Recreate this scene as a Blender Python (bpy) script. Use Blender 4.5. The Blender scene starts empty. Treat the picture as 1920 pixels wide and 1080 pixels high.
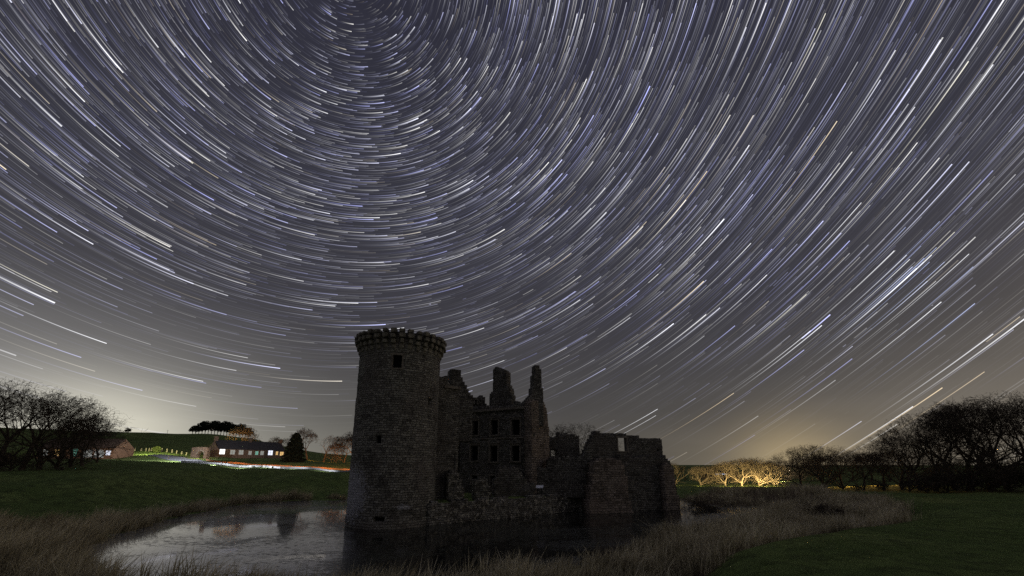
import bpy, bmesh, math, random
import numpy as np
from mathutils import Vector, Matrix

# ------------------------------------------------------------------ camera, sky, exposure
S = bpy.context.scene
COL = S.collection
H, F, CX, CY = 5.4, 803.0, 960.0, 674.0
PITCH = math.radians(13.8)
cam_d = bpy.data.cameras.new('camera'); cam = bpy.data.objects.new('camera', cam_d); COL.objects.link(cam)
cam_d.sensor_width = 36; cam_d.lens = F / 1920 * 36; cam_d.shift_y = (CY - 540) / 1920
cam_d.clip_start = .1; cam_d.clip_end = 20000
cam.location = (0, 0, H); cam.rotation_euler = (math.pi / 2 + PITCH, 0, 0)
S.camera = cam
S.view_settings.view_transform = 'Standard'; S.view_settings.look = 'None'
S.view_settings.exposure = 0; S.view_settings.gamma = 1
try: S.view_settings.use_curve_mapping = False
except Exception: pass
S.cycles.max_bounces = 5; S.cycles.diffuse_bounces = 2; S.cycles.glossy_bounces = 3
S.cycles.use_denoising = False

def lin(r, g, b):
    return tuple(((c / 255 + .055) / 1.055) ** 2.4 if c > 10 else c / 255 / 12.92 for c in (r, g, b))

cp, sp = math.cos(PITCH), math.sin(PITCH)
def ray(x, y):
    a = (x - CX) / F; b = -(y - CY) / F
    return np.array([a, cp - b * sp, sp + b * cp])
def at_z(x, y, z):
    d = ray(x, y); return d * ((z - H) / d[2]) + np.array([0, 0, H])
def at_Y(x, y, Y):
    d = ray(x, y); return d * (Y / d[1]) + np.array([0, 0, H])

class NT:
    """small helper to write node trees as expressions"""
    def __init__(s, t): s.t = t; s.n = t.nodes; s.l = t.links
    def new(s, ty, **k):
        n = s.n.new(ty)
        for a, v in k.items(): setattr(n, a, v)
        return n
    def put(s, sock, v):
        if hasattr(v, 'links'): s.l.new(v, sock)
        else: sock.default_value = v
    def m(s, op, a, b=None, c=None, clamp=False):
        n = s.n.new('ShaderNodeMath'); n.operation = op; n.use_clamp = clamp
        s.put(n.inputs[0], a)
        if b is not None: s.put(n.inputs[1], b)
        if c is not None: s.put(n.inputs[2], c)
        return n.outputs[0]
    def dot(s, a, v):
        n = s.n.new('ShaderNodeVectorMath'); n.operation = 'DOT_PRODUCT'
        s.put(n.inputs[0], a); s.put(n.inputs[1], v); return n.outputs['Value']
    def vscale(s, a, k):
        n = s.n.new('ShaderNodeVectorMath'); n.operation = 'SCALE'
        s.put(n.inputs[0], a); s.put(n.inputs['Scale'], k); return n.outputs[0]
    def vadd(s, a, b):
        n = s.n.new('ShaderNodeVectorMath'); n.operation = 'ADD'
        s.put(n.inputs[0], a); s.put(n.inputs[1], b); return n.outputs[0]
    def xyz(s, x, y, z):
        n = s.n.new('ShaderNodeCombineXYZ')
        for i, v in enumerate((x, y, z)): s.put(n.inputs[i], v)
        return n.outputs[0]
    def ss(s, x, a, b, lo=0., hi=1.):
        n = s.n.new('ShaderNodeMapRange'); n.interpolation_type = 'SMOOTHSTEP'
        s.put(n.inputs[0], x)
        for i, v in enumerate((a, b, lo, hi)): s.put(n.inputs[i + 1], v)
        return n.outputs[0]
    def ramp(s, x, stops, interp='LINEAR'):
        n = s.n.new('ShaderNodeValToRGB'); n.color_ramp.interpolation = interp
        s.put(n.inputs[0], x); e = n.color_ramp.elements
        while len(e) < len(stops): e.new(.5)
        for el, (p, c) in zip(e, stops): el.position = p; el.color = (*c, 1) if len(c) == 3 else c
        return n.outputs[0]
    def mix(s, f, a, b, mode='MIX'):
        n = s.n.new('ShaderNodeMix'); n.data_type = 'RGBA'; n.blend_type = mode
        s.put(n.inputs[0], f)
        for sk, v in ((n.inputs[6], a), (n.inputs[7], b)):
            s.put(sk, (*v, 1) if isinstance(v, tuple) and len(v) == 3 else v)
        return n.outputs[2]
    def noise(s, vec, scale, detail=4, rough=.55, out='Fac', dist=0.):
        n = s.n.new('ShaderNodeTexNoise'); s.put(n.inputs['Vector'], vec)
        n.inputs['Scale'].default_value = scale; n.inputs['Detail'].default_value = detail
        n.inputs['Roughness'].default_value = rough; n.inputs['Distortion'].default_value = dist
        return n.outputs[out]

# night sky: dark blue zenith, town glow low down, and the stars as they were recorded, turned about the pole
def build_world():
    w = bpy.data.worlds.new('World'); S.world = w; w.use_nodes = True
    t = w.node_tree; t.nodes.clear(); N = NT(t)
    d = N.new('ShaderNodeTexCoord').outputs['Generated']
    sx = N.new('ShaderNodeSeparateXYZ'); N.l.new(d, sx.inputs[0])
    el = N.m('MULTIPLY', N.m('ARCSINE', sx.outputs[2]), 57.29578)
    az = N.m('MULTIPLY', N.m('ARCTAN2', sx.outputs[0], sx.outputs[1]), 57.29578)
    base = N.ramp(N.m('DIVIDE', el, 90., clamp=True), [
        (0.0, lin(84, 81, 75)), (.07, lin(76, 74, 73)), (.2, lin(62, 61, 67)), (.34, lin(55, 55, 64)), (.6, lin(46, 46, 58)), (1., lin(38, 38, 52))])
    out = base
    lobes = [(-44, 2.5, 8.5, 4.8, (.44, .42, .32)), (-50, 4, 19, 10, (.185, .18, .172)), (-30, 0, 20, 7, (.085, .083, .068)),
             (32.5, 0, 5, 4.2, (.20, .145, .06)), (33, 0, 16, 5.5, (.065, .049, .028)), (52, 2, 18, 9, (.085, .071, .05)), (96, 6, 26, 16, (.50, .42, .32))]
    for a0, e0, sa, se, c in lobes:
        q = N.m('ADD', N.m('POWER', N.m('ABSOLUTE', N.m('DIVIDE', N.m('SUBTRACT', az, float(a0)), float(sa))), 2.),
                N.m('POWER', N.m('ABSOLUTE', N.m('DIVIDE', N.m('SUBTRACT', el, float(e0)), float(se))), 2.))
        g = N.m('EXPONENT', N.m('MULTIPLY', q, -1.))
        out = N.vadd(out, N.vscale(c, g))
    # faint thin cloud near the horizon
    cl = N.noise(N.xyz(N.m('MULTIPLY', az, .05), N.m('MULTIPLY', el, .25), 0.), 1.0, 3)
    out = N.vscale(out, N.ss(cl, .2, .8, .93, 1.07))
    # star trails
    P = ray(649, -86); P = P / np.linalg.norm(P)
    e1 = np.cross(P, [0, 0, 1]); e1 /= np.linalg.norm(e1); e2 = np.cross(e1, P)
    theta = N.m('MULTIPLY', N.m('ARCCOSINE', N.dot(d, tuple(P))), 57.29578)
    phi = N.m('MULTIPLY', N.m('ARCTAN2', N.dot(d, tuple(e2)), N.dot(d, tuple(e1))), 57.29578)
    #         ring  cell  arc   width amp  power
    layers = [(.15, 18., 14., .06, .14, 1.2), (.18, 20., 14.5, .062, .17, 1.3), (.21, 20., 14.5, .062, .28, 1.7), (.25, 24., 15., .065, .45, 2.0), (.31, 24., 15., .068, .7, 2.3),
              (.40, 24., 15., .072, 1.0, 2.4), (.62, 24., 15., .078, 1.3, 2.4), (1.1, 30., 15., .085, 1.5, 2.4), (3.1, 36., 15., .11, 1.6, 2.2)]
    few = N.m('MULTIPLY', N.m('MINIMUM', N.m('MULTIPLY_ADD', theta, 1 / 19., .05), 1.), N.ss(el, 2., 36., .35, 1.))
    tot = None
    for k, (s, W, A, wd, amp, pw) in enumerate(layers):
        r = N.m('ADD', N.m('DIVIDE', theta, s), .37 * k + 11.)
        ri = N.m('FLOOR', r); fr = N.m('FRACT', r)
        h1 = N.new('ShaderNodeTexWhiteNoise', noise_dimensions='2D'); N.l.new(N.xyz(ri, k * 7.31 + .5, 0.), h1.inputs['Vector'])
        q = N.m('ADD', N.m('DIVIDE', N.m('ADD', phi, 720.), W), h1.outputs['Value'])
        qi = N.m('FLOOR', q); fq = N.m('FRACT', q)
        h2 = N.new('ShaderNodeTexWhiteNoise', noise_dimensions='3D'); N.l.new(N.xyz(ri, qi, k * 3.17 + .25), h2.inputs['Vector'])
        c = N.new('ShaderNodeSeparateColor'); N.l.new(h2.outputs['Color'], c.inputs[0])
        tt = N.m('MULTIPLY', N.m('SUBTRACT', fq, N.m('MULTIPLY', c.outputs[0], 1 - A / W)), W / A)
        along = N.m('MULTIPLY', N.m('POWER', N.m('MAXIMUM', tt, 0.), 1.8), N.m('LESS_THAN', tt, 1.))
        dist = N.m('MULTIPLY', N.m('ABSOLUTE', N.m('SUBTRACT', fr, N.m('MULTIPLY_ADD', c.outputs[1], .5, .25))), s)
        line = N.ss(dist, wd * .3, wd * .62, 1., 0.)
        live = N.m('LESS_THAN', N.m('FRACT', N.m('MULTIPLY', h2.outputs['Value'], 37.7)), few)     # as many stars per patch of sky near the pole as away from it
        br = N.m('MULTIPLY', N.m('MULTIPLY', N.m('POWER', h2.outputs['Value'], pw), amp), live)
        inten = N.m('MULTIPLY', N.m('MULTIPLY', along, line), br)
        tint = N.ramp(c.outputs[2], [(0., (.46, .49, 1.0)), (.3, (.66, .68, 1.0)), (.6, (.92, .93, 1.0)), (.93, (1., .98, .93)), (1., (1., .82, .55))])
        inten = N.m('MULTIPLY', inten, N.ss(el, 1., 30., .03, 1.) if k < 5 else N.ss(el, -2., 20., .22, 1.))
        cs = N.vscale(tint, inten)
        tot = cs if tot is None else N.vadd(tot, cs)
    # the brightest stars, each where it stood: head pixel direction, brightness, width, colour
    B_, W_, Y_, O_ = (.55, .64, 1.), (.95, .96, 1.), (1., .96, .8), (1., .78, .5)
    stars = [(1747, 478, .9, .1, W_), (1733, 484, .7, .09, B_), (1732, 491, .6, .09, B_), (1719, 503, .95, .13, W_), (1711, 500, .75, .1, B_), (1706, 486, .9, .09, W_), (1700, 478, .85, .08, W_), (1756, 464, .6, .08, B_), (1743, 491, .6, .08, B_), (1727, 461, .5, .07, B_),
             (1739, 527, .65, .08, B_), (1755, 527, .6, .07, W_), (1677, 470, .95, .12, W_), (1698, 426, .6, .08, B_), (1762, 415, .6, .08, B_), (1771, 491, .6, .08, B_), (1817, 476, .8, .09, W_), (1790, 435, .6, .1, Y_), (1825, 500, .55, .09, B_),
             (1615, 380, .9, .1, W_), (1765, 566, .95, .11, W_), (1828, 569, .75, .1, B_), (1541, 610, 1., .13, W_), (1520, 620, .9, .1, W_), (1862, 626, .85, .13, W_), (1767, 727, .8, .12, O_), (1712, 762, .8, .12, W_), (1846, 697, .5, .1, O_), (1925, 595, .9, .15, W_),
             (1862, 121, 1., .13, W_), (1816, 115, .95, .12, Y_), (1548, 25, .9, .1, Y_), (1679, 94, .8, .13, W_), (1408, 456, .95, .11, W_), (1135, 352, .9, .12, W_), (1137, 398, .7, .22, W_), (1512, 552, .9, .09, Y_), (1233, 767, .85, .09, W_), (1230, 779, .6, .08, W_), (1376, 737, .7, .09, O_),
             (103, 568, 1., .19, W_), (108, 548, .8, .11, Y_), (200, 644, .9, .12, W_), (116, 237, .8, .2, W_), (159, 191, 1., .13, W_), (226, 274, .8, .11, W_), (362, 306, .6, .24, Y_), (297, 89, .9, .13, W_), (157, 332, .9, .09, W_), (381, 715, .75, .1, W_), (712, 408, .9, .15, W_), (633, 196, .8, .1, W_)]
    named = None
    for px, py, br, wd, tint in stars:
        v = ray(px, py); v = v / np.linalg.norm(v); th = math.degrees(math.acos(v @ P)); ph = math.degrees(math.atan2(v @ e2, v @ e1))
        tt = N.m('MULTIPLY_ADD', N.m('FRACT', N.m('MULTIPLY_ADD', phi, 1 / 360., (-(ph - 15.5) % 360) / 360.)), 360. / 15.5, 0.)
        along = N.m('MULTIPLY', N.m('POWER', tt, 2.0), N.m('LESS_THAN', tt, 1.))
        line = N.ss(N.m('ABSOLUTE', N.m('SUBTRACT', theta, th)), wd * .15, wd * .42, br * 1.15, 0.)
        one = N.vscale(tint, N.m('MULTIPLY', along, line)); named = one if named is None else N.vadd(named, one)
    # patchy star density
    dn = N.noise(N.xyz(N.m('MULTIPLY', theta, .22), N.m('MULTIPLY', phi, .03), 3.), 1.0, 2)
    tot = N.vscale(tot, N.ss(dn, .3, .7, .7, 1.3))
    out = N.vadd(out, N.vadd(tot, named))
    bg = N.new('ShaderNodeBackground'); N.l.new(out, bg.inputs[0]); bg.inputs[1].default_value = 1.0
    N.l.new(bg.outputs[0], N.new('ShaderNodeOutputWorld').inputs[0])
    w.cycles.sampling_method = 'MANUAL'; w.cycles.sample_map_resolution = 512
build_world()

# ------------------------------------------------------------------ object helpers
def tag(o, label=None, cat=None, group=None, kind=None):
    if label: o['label'] = label
    if cat: o['category'] = cat
    if group: o['group'] = group
    if kind: o['kind'] = kind
    return o
def empty(name, loc=(0, 0, 0), rz=0):
    o = bpy.data.objects.new(name, None); COL.objects.link(o); o.location = loc; o.rotation_euler = (0, 0, rz); return o
def link(name, me, mats, parent=None, loc=None, rz=0):
    o = bpy.data.objects.new(name, me); COL.objects.link(o)
    if mats is not None:
        for m in (mats if isinstance(mats, (list, tuple)) else [mats]): me.materials.append(m)
    if parent: o.parent = parent
    if loc is not None: o.location = loc; o.rotation_euler = (0, 0, rz)
    return o
def np_mesh(name, V, Q=None, T=None, attrs=None, smooth=False):
    """mesh from numpy vertices and quad / triangle index arrays"""
    me = bpy.data.meshes.new(name); V = np.asarray(V, np.float32)
    Q = np.zeros((0, 4), np.int32) if Q is None else np.asarray(Q, np.int32)
    T = np.zeros((0, 3), np.int32) if T is None else np.asarray(T, np.int32)
    li = np.concatenate([Q.ravel(), T.ravel()]).astype(np.int32)
    nq, ntr = len(Q), len(T)
    st = np.concatenate([np.arange(nq) * 4, nq * 4 + np.arange(ntr) * 3]).astype(np.int32)
    me.vertices.add(len(V)); me.vertices.foreach_set('co', V.ravel())
    me.loops.add(len(li)); me.loops.foreach_set('vertex_index', li)
    me.polygons.add(nq + ntr); me.polygons.foreach_set('loop_start', st)
    if smooth: me.polygons.foreach_set('use_smooth', np.ones(nq + ntr, bool))
    me.update(calc_edges=True)
    for k, a in (attrs or {}).items():
        at = me.attributes.new(k, 'FLOAT', 'POINT'); at.data.foreach_set('value', np.asarray(a, np.float32))
    return me
class MB:
    """collects boxes, prisms and tubes for ONE mesh"""
    def __init__(s): s.v = []; s.f = []; s.mi = []
    def poly(s, vs, fs, m=0):
        b = len(s.v); s.v += [tuple(map(float, v)) for v in vs]
        for f in fs: s.f.append([b + i for i in f]); s.mi.append(m)
    def hexa(s, p, m=0):   # 8 points, bottom 4 counter clockwise then top 4
        s.poly(p, [(3, 2, 1, 0), (4, 5, 6, 7), (0, 1, 5, 4), (1, 2, 6, 5), (2, 3, 7, 6), (3, 0, 4, 7)], m)
    def box(s, x0, x1, y0, y1, z0, z1, m=0):
        s.hexa([(x0, y0, z0), (x1, y0, z0), (x1, y1, z0), (x0, y1, z0), (x0, y0, z1), (x1, y0, z1), (x1, y1, z1), (x0, y1, z1)], m)
    def frame_box(s, o, u, v, w, a, b, c, m=0):   # o + ranges along the axes u, v, w
        o, u, v, w = map(np.array, (o, u, v, w)); P = []
        for k in (0, 1):
            for i, j in ((0, 0), (1, 0), (1, 1), (0, 1)):
                P.append(o + u * a[i] + v * b[j] + w * c[k])
        s.hexa(P, m)
    def tube(s, p0, p1, r0, r1, n=8, m=0, caps=True):
        p0, p1 = np.array(p0, float), np.array(p1, float); d = p1 - p0; d /= np.linalg.norm(d) + 1e-9
        a = np.cross(d, [0, 0, 1] if abs(d[2]) < .9 else [1, 0, 0]); a /= np.linalg.norm(a); b = np.cross(d, a)
        V = []
        for p, r in ((p0, r0), (p1, r1)):
            for i in range(n):
                t = 2 * math.pi * i / n; V.append(p + (a * math.cos(t) + b * math.sin(t)) * r)
        Fc = [(i, (i + 1) % n, n + (i + 1) % n, n + i) for i in range(n)]
        if caps: Fc += [tuple(range(n))[::-1], tuple(range(n, 2 * n))]
        s.poly(V, Fc, m)
    def mesh(s, name, bevel=0):
        me = bpy.data.meshes.new(name); me.from_pydata(s.v, [], s.f); me.polygons.foreach_set('material_index', s.mi)
        bm = bmesh.new(); bm.from_mesh(me); bmesh.ops.recalc_face_normals(bm, faces=bm.faces)
        if bevel: bmesh.ops.bevel(bm, geom=bm.edges[:], offset=bevel, segments=2, affect='EDGES', profile=.6)
        bm.to_mesh(me); bm.free(); box_uv(me); return me
    def build(s, name, mats, parent=None, loc=None, rz=0, bevel=0):
        return link(name, s.mesh(name, bevel), mats, parent, loc, rz)
def box_uv(me):
    uv = me.uv_layers.new(name='UVMap'); n = len(me.loops)
    if n == 0: return
    co = np.empty(len(me.vertices) * 3, np.float32); me.vertices.foreach_get('co', co); co = co.reshape(-1, 3)
    vi = np.empty(n, np.int32); me.loops.foreach_get('vertex_index', vi)
    ls = np.empty(len(me.polygons), np.int32); me.polygons.foreach_get('loop_total', ls)
    nr = np.empty(len(me.polygons) * 3, np.float32); me.polygons.foreach_get('normal', nr); nr = np.repeat(nr.reshape(-1, 3), ls, 0)
    p = co[vi]; flat = np.abs(nr[:, 2]) > .85
    h = np.stack([-nr[:, 1], nr[:, 0]], 1); h /= np.linalg.norm(h, axis=1, keepdims=True) + 1e-6
    u = np.where(flat, p[:, 0], (p[:, :2] * h).sum(1)); v = np.where(flat, p[:, 1], p[:, 2])
    uv.data.foreach_set('uv', np.stack([u, v], 1).astype(np.float32).ravel())

# ------------------------------------------------------------------ materials
def mat(name):
    m = bpy.data.materials.new(name); m.use_nodes = True; m.node_tree.nodes.clear(); N = NT(m.node_tree)
    b = N.new('ShaderNodeBsdfPrincipled'); o = N.new('ShaderNodeOutputMaterial'); N.l.new(b.outputs[0], o.inputs[0])
    b.inputs['Specular IOR Level'].default_value = .25; b.inputs['Roughness'].default_value = .9
    return m, N, b
def bump(N, b, h, strength, dist=.05):
    n = N.new('ShaderNodeBump'); n.inputs['Strength'].default_value = strength; n.inputs['Distance'].default_value = dist
    N.l.new(h, n.inputs['Height']); N.l.new(n.outputs[0], b.inputs['Normal'])
def stone(name, c1, c2, c3, mortar=(.07, .064, .052), bw=.55, bh=.27, lichen=.0, dark=.6, patches=()):
    m, N, b = mat(name)
    uv = N.new('ShaderNodeUVMap').outputs[0]; ob = N.new('ShaderNodeTexCoord').outputs['Object']
    wob = N.vscale(N.vadd(N.noise(uv, 1.4, 2, out='Color'), (-.5, -.5, -.5)), .16)
    wob2 = N.vscale(N.vadd(N.noise(uv, 6., 2, out='Color'), (-.5, -.5, -.5)), .07)
    br = N.new('ShaderNodeTexBrick'); br.offset = .43; br.squash = .75; br.squash_frequency = 3
    N.l.new(N.vadd(uv, N.vadd(wob, wob2)), br.inputs['Vector'])
    br.inputs['Scale'].default_value = 1; br.inputs['Mortar Size'].default_value = .022; br.inputs['Mortar Smooth'].default_value = .4
    br.inputs['Bias'].default_value = -.1; br.inputs['Brick Width'].default_value = bw; br.inputs['Row Height'].default_value = bh
    br.inputs['Color1'].default_value = (*c1, 1); br.inputs['Color2'].default_value = (*c2, 1); br.inputs['Mortar'].default_value = (*mortar, 1)
    col = N.mix(N.ss(N.noise(ob, .22, 5, .6), .42, .62), br.outputs['Color'], N.mix(.7, br.outputs['Color'], c3))
    st = N.noise(ob, .55, 7, .7)
    col = N.mix(N.ss(st, .48, .72, 0., dark), col, (.035, .03, .024))
    fine = N.noise(uv, 5.5, 7, .75)
    col = N.mix(.75, col, N.ramp(fine, [(.28, (.3, .3, .3)), (.72, (1.4, 1.4, 1.4))]), 'MULTIPLY')
    if lichen:
        col = N.mix(N.ss(N.noise(uv, 2.3, 7, .75), .72 - lichen, .76 - lichen * .8), col, (.5, .47, .38))
    for (px, py, pz, rad, thr) in patches:       # pale bluish-grey patches with noisy edges
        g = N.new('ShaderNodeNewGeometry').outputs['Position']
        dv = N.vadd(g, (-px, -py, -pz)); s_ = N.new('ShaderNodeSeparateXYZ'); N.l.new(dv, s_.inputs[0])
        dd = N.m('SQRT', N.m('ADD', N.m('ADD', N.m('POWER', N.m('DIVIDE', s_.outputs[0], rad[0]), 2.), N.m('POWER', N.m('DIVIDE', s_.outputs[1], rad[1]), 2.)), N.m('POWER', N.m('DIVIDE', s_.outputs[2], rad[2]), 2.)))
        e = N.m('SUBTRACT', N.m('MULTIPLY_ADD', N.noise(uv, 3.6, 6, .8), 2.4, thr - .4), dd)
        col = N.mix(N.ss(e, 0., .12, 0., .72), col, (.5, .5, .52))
    N.l.new(col, b.inputs['Base Color'])
    hgt = N.m('MULTIPLY_ADD', fine, .5, N.m('MULTIPLY', br.outputs['Fac'], -.8))
    hgt = N.m('ADD', hgt, N.m('MULTIPLY', N.noise(uv, 2.6, 3), .9))
    bump(N, b, hgt, 1., .16)
    return m
def plain(name, c, c2=None, rough=.85, scale=6., bmp=.3, coord='Object'):
    m, N, b = mat(name); ob = N.new('ShaderNodeTexCoord').outputs[coord]
    f = N.noise(ob, scale, 5, .6)
    N.l.new(N.mix(N.ss(f, .35, .65), c, c2 or tuple(x * .6 for x in c)), b.inputs['Base Color']); b.inputs['Roughness'].default_value = rough
    if bmp: bump(N, b, f, bmp, .03)
    return m
def glow(name, c, s):
    m, N, b = mat(name); b.inputs['Base Color'].default_value = (.1, .1, .1, 1)
    b.inputs['Emission Color'].default_value = (*c, 1); b.inputs['Emission Strength'].default_value = s
    return m
TOWER_C = (-11.49, 42.99); TOWER_R = 4.0
M = {}
ta = at_z(668, 975, 1.2)
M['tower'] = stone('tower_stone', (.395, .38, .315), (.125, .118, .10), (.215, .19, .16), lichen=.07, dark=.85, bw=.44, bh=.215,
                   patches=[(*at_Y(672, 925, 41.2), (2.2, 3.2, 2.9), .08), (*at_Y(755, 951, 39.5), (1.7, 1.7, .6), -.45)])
M['castle'] = stone('castle_stone', (.30, .285, .24), (.085, .08, .068), (.155, .138, .118), bw=.44, bh=.215, lichen=.11, dark=.75)
M['red'] = stone('red_sandstone', (.42, .35, .28), (.17, .14, .11), (.30, .24, .19), lichen=.06, dark=.7)
M['rubble'] = stone('rubble_stone', (.36, .345, .295), (.06, .057, .048), (.12, .11, .093), bw=.42, bh=.2, lichen=.2, dark=.85)
M['dressed'] = plain('dressed_stone', (.27, .24, .19), (.14, .12, .095), scale=3)
M['corbel'] = plain('corbel_stone', (.30, .275, .21), (.10, .09, .07), scale=2.2, bmp=.6)
M['near_black'] = plain('painted_dark_and_bars', (.006, .006, .006), (.004, .004, .004), bmp=0)  # near-black colour puts interior darkness into slabs behind openings; also bars, legs

# ------------------------------------------------------------------ terrain
NEAR = [at_z(*q, .9)[:2] for q in [(1000, 1052), (1100, 1030), (1200, 1003), (1290, 980), (1390, 962)]]
BASIN = [at_z(*q, 0)[:2] for q in [(640, 938), (560, 939), (480, 943), (420, 951), (318, 973), (226, 998), (140, 1031), (152, 1062), (192, 1088)]]
BASIN += [np.array(q) for q in [(-12, 20.), (-8, 20.4), (-3, 20.2)]] + NEAR
BASIN += [at_z(1445, 953, 0)[:2], at_z(1400, 949, 0)[:2], at_z(1320, 947, 0)[:2]] + [np.array(q) for q in [(27, 74), (12, 88), (-16, 90), (-25, 80)]]
BASIN = np.array(BASIN)
# reed beds (plan polygons)
def plan(pts, z): return np.array([at_z(x, y, z)[:2] for x, y in pts])
REED_L = np.vstack([plan([(650, 937), (560, 938), (480, 942), (420, 950), (318, 972), (226, 997), (138, 1030), (150, 1062), (190, 1088)], 0),
                    np.array([(-13, 14.5), (-20, 14.5)]), plan([(-80, 1050), (-60, 992), (0, 986), (120, 979), (220, 967), (330, 948), (430, 933), (520, 927), (650, 925)], .9)])
REED_R = np.vstack([np.array([(-13, 19.5), (-8, 20.2), (-3, 19.8)]), np.array(NEAR), plan([(1445, 953)], 0), plan([(1480, 938), (1560, 930), (1650, 935), (1680, 960), (1700, 990), (1640, 1003), (1560, 1012), (1490, 1035), (1400, 1062), (1330, 1085)], .9),
                    np.array([(4, 14.5), (-3, 14), (-13, 15.5)])])
REED_N = np.array([(-19.5, 22.8), (-14, 19.8), (-8, 19.8), (-9, 16.5), (-16, 17.5), (-21, 20)], float)
MARSH = np.vstack([REED_R[:-3], np.array([(4.2, 9.), (-3, 8.), (-14, 9.), (-24, 13)]), np.array([(-26, 22), (-20, 22)])])
REED_F = plan([(1275, 944), (1320, 947), (1400, 949), (1445, 952), (1560, 940), (1560, 926), (1440, 924), (1330, 925), (1275, 930)], .5)

def sdist(X, Y, poly):
    """signed distance to a plan polygon, negative inside"""
    d = np.full(X.shape, 1e9); ins = np.zeros(X.shape, bool); n = len(poly)
    for i in range(n):
        a = poly[i]; b = poly[(i + 1) % n]; e = b - a
        t = np.clip(((X - a[0]) * e[0] + (Y - a[1]) * e[1]) / (e @ e), 0, 1)
        d = np.minimum(d, np.hypot(X - a[0] - t * e[0], Y - a[1] - t * e[1]))
        c = ((a[1] > Y) != (b[1] > Y)) & (X < (b[0] - a[0]) * (Y - a[1]) / (b[1] - a[1] + 1e-12) + a[0]); ins ^= c
    return np.where(ins, -d, d)
CTRL = []
for px, py, Y in [(-150, 960, 30), (0, 950, 38), (0, 905, 50), (0, 884, 60), (100, 882, 62), (150, 886, 62), (200, 880, 70), (300, 873, 84), (380, 876, 88), (450, 905, 78), (450, 880, 96), (640, 905, 80), (640, 886, 98),
                  (250, 864, 108), (300, 866, 106), (300, 851, 122), (345, 857, 120), (345, 868, 104), (400, 871, 106), (400, 861, 120), (480, 876, 106), (480, 864, 122), (560, 879, 106), (560, 866, 122), (650, 883, 104), (650, 868, 122), (240, 852, 125), (280, 846, 146), (200, 862, 118), (50, 864, 115), (400, 857, 137), (520, 859, 145), (640, 868, 150), (640, 860, 200),
                  (280, 815, 380), (100, 813, 380), (-150, 812, 380), (400, 816, 385), (470, 822, 390), (520, 836, 400), (560, 850, 410), (610, 857, 420), (660, 859, 450), (560, 856, 280), (640, 861, 280), (300, 843, 190), (470, 849, 200), (100, 845, 190), (280, 830, 280), (450, 833, 280),
                  (1290, 911, 92), (1380, 911, 93), (1460, 912, 92), (1560, 914, 80), (1700, 920, 66), (1900, 918, 64), (2100, 918, 60), (1640, 965, 34), (1640, 940, 46), (1900, 960, 33), (1900, 1000, 23), (1900, 1070, 15), (1500, 1060, 15), (1700, 1070, 14)]:
    q = at_Y(px, py, Y); CTRL.append((math.degrees(math.atan2(q[0], q[1])), math.log(np.hypot(q[0], q[1])), q[2]))
for a, r, z in [(-90, 20, 3.8), (90, 20, 3.6), (180, 20, 5), (0, 3, 3.8), (-40, 6, 3.7), (40, 6, 3.5), (0, 9, 3.3), (-90, 200, 6), (90, 200, 4), (180, 200, 5), (0, 100, 1.0), (10, 100, 1.0), (-8, 110, 1.6), (0, 200, 1.4), (0, 500, 2.),
                (20, 150, .8), (20, 300, .8), (20, 900, 1), (40, 150, 1.4), (40, 500, 2), (55, 300, 2), (-20, 1200, 8), (-45, 1200, 20), (0, 2500, 2), (40, 2500, 2), (-40, 2500, 10), (-30, 25, 2.2), (180, 1000, 5), (120, 800, 3), (-120, 800, 6)]:
    CTRL.append((a, math.log(r), z))
CTRL = np.array(CTRL)
def zctrl(X, Y):
    A = np.degrees(np.arctan2(X, Y)); L = np.log(np.hypot(X, Y) + .5); sh = A.shape
    A = A.ravel(); L = L.ravel(); w = np.zeros(A.shape); z = np.zeros(A.shape)
    for a, l, zz in CTRL:
        da = np.abs(A - a); da = np.minimum(da, 360 - da)
        q = (da / 5.) ** 2 + ((L - l) / .16) ** 2
        k = 1 / (.15 + q) ** 2.2; w += k; z += k * zz
    return (z / w).reshape(sh)
_rs = np.random.RandomState(5)
_W = [(_rs.uniform(-1, 1), _rs.uniform(-1, 1), _rs.uniform(0, 6.28)) for _ in range(15)]
def bumps(X, Y):
    z = 0
    for i, (a, b, p) in enumerate(_W):
        k = .12 * 1.17 ** i; z = z + np.sin((a * X + b * Y) * k + p) * .05 / (1 + .15 * i)
    return z
def zground(X, Y):
    X = np.asarray(X, float); Y = np.asarray(Y, float)
    d = sdist(X, Y, BASIN); zc = zctrl(X, Y)
    d = d + .55 * np.sin(X * .9 + 1.3 * np.sin(Y * .7)) * np.sin(Y * .8 + np.sin(X * .5)) + .3 * np.sin(X * 2.3 + Y * 1.1) * np.sin(Y * 2.1 - X * .6)
    mk = np.clip(.5 - sdist(X, Y, MARSH) / 4., 0, 1); mk = np.maximum(mk * mk * (3 - 2 * mk), np.clip(.5 - sdist(X, Y, REED_N) / 4., 0, 1)); zc = zc * (1 - mk) + .45 * mk
    w = np.where((X > -14) & (Y < 45), 3.5, 15.)
    t = np.clip(d / w, 0, 1); t = t * t * (3 - 2 * t) * .75 + t * .25
    z = np.where(d > 0, zc * t + bumps(X, Y) * np.clip(d / 4, 0, 1) * np.clip(np.hypot(X, Y) / 60, .4, 1.1), -1.2 * np.clip(-d / 3, 0, 1))
    return z
def zg(x, y): return float(zground(np.array([x]), np.array([y]))[0])
def on_ground(px, Y):
    x = (px - CX) / F * (Y * cp - 1.0 * sp); return x, Y, zg(x, Y)

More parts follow.
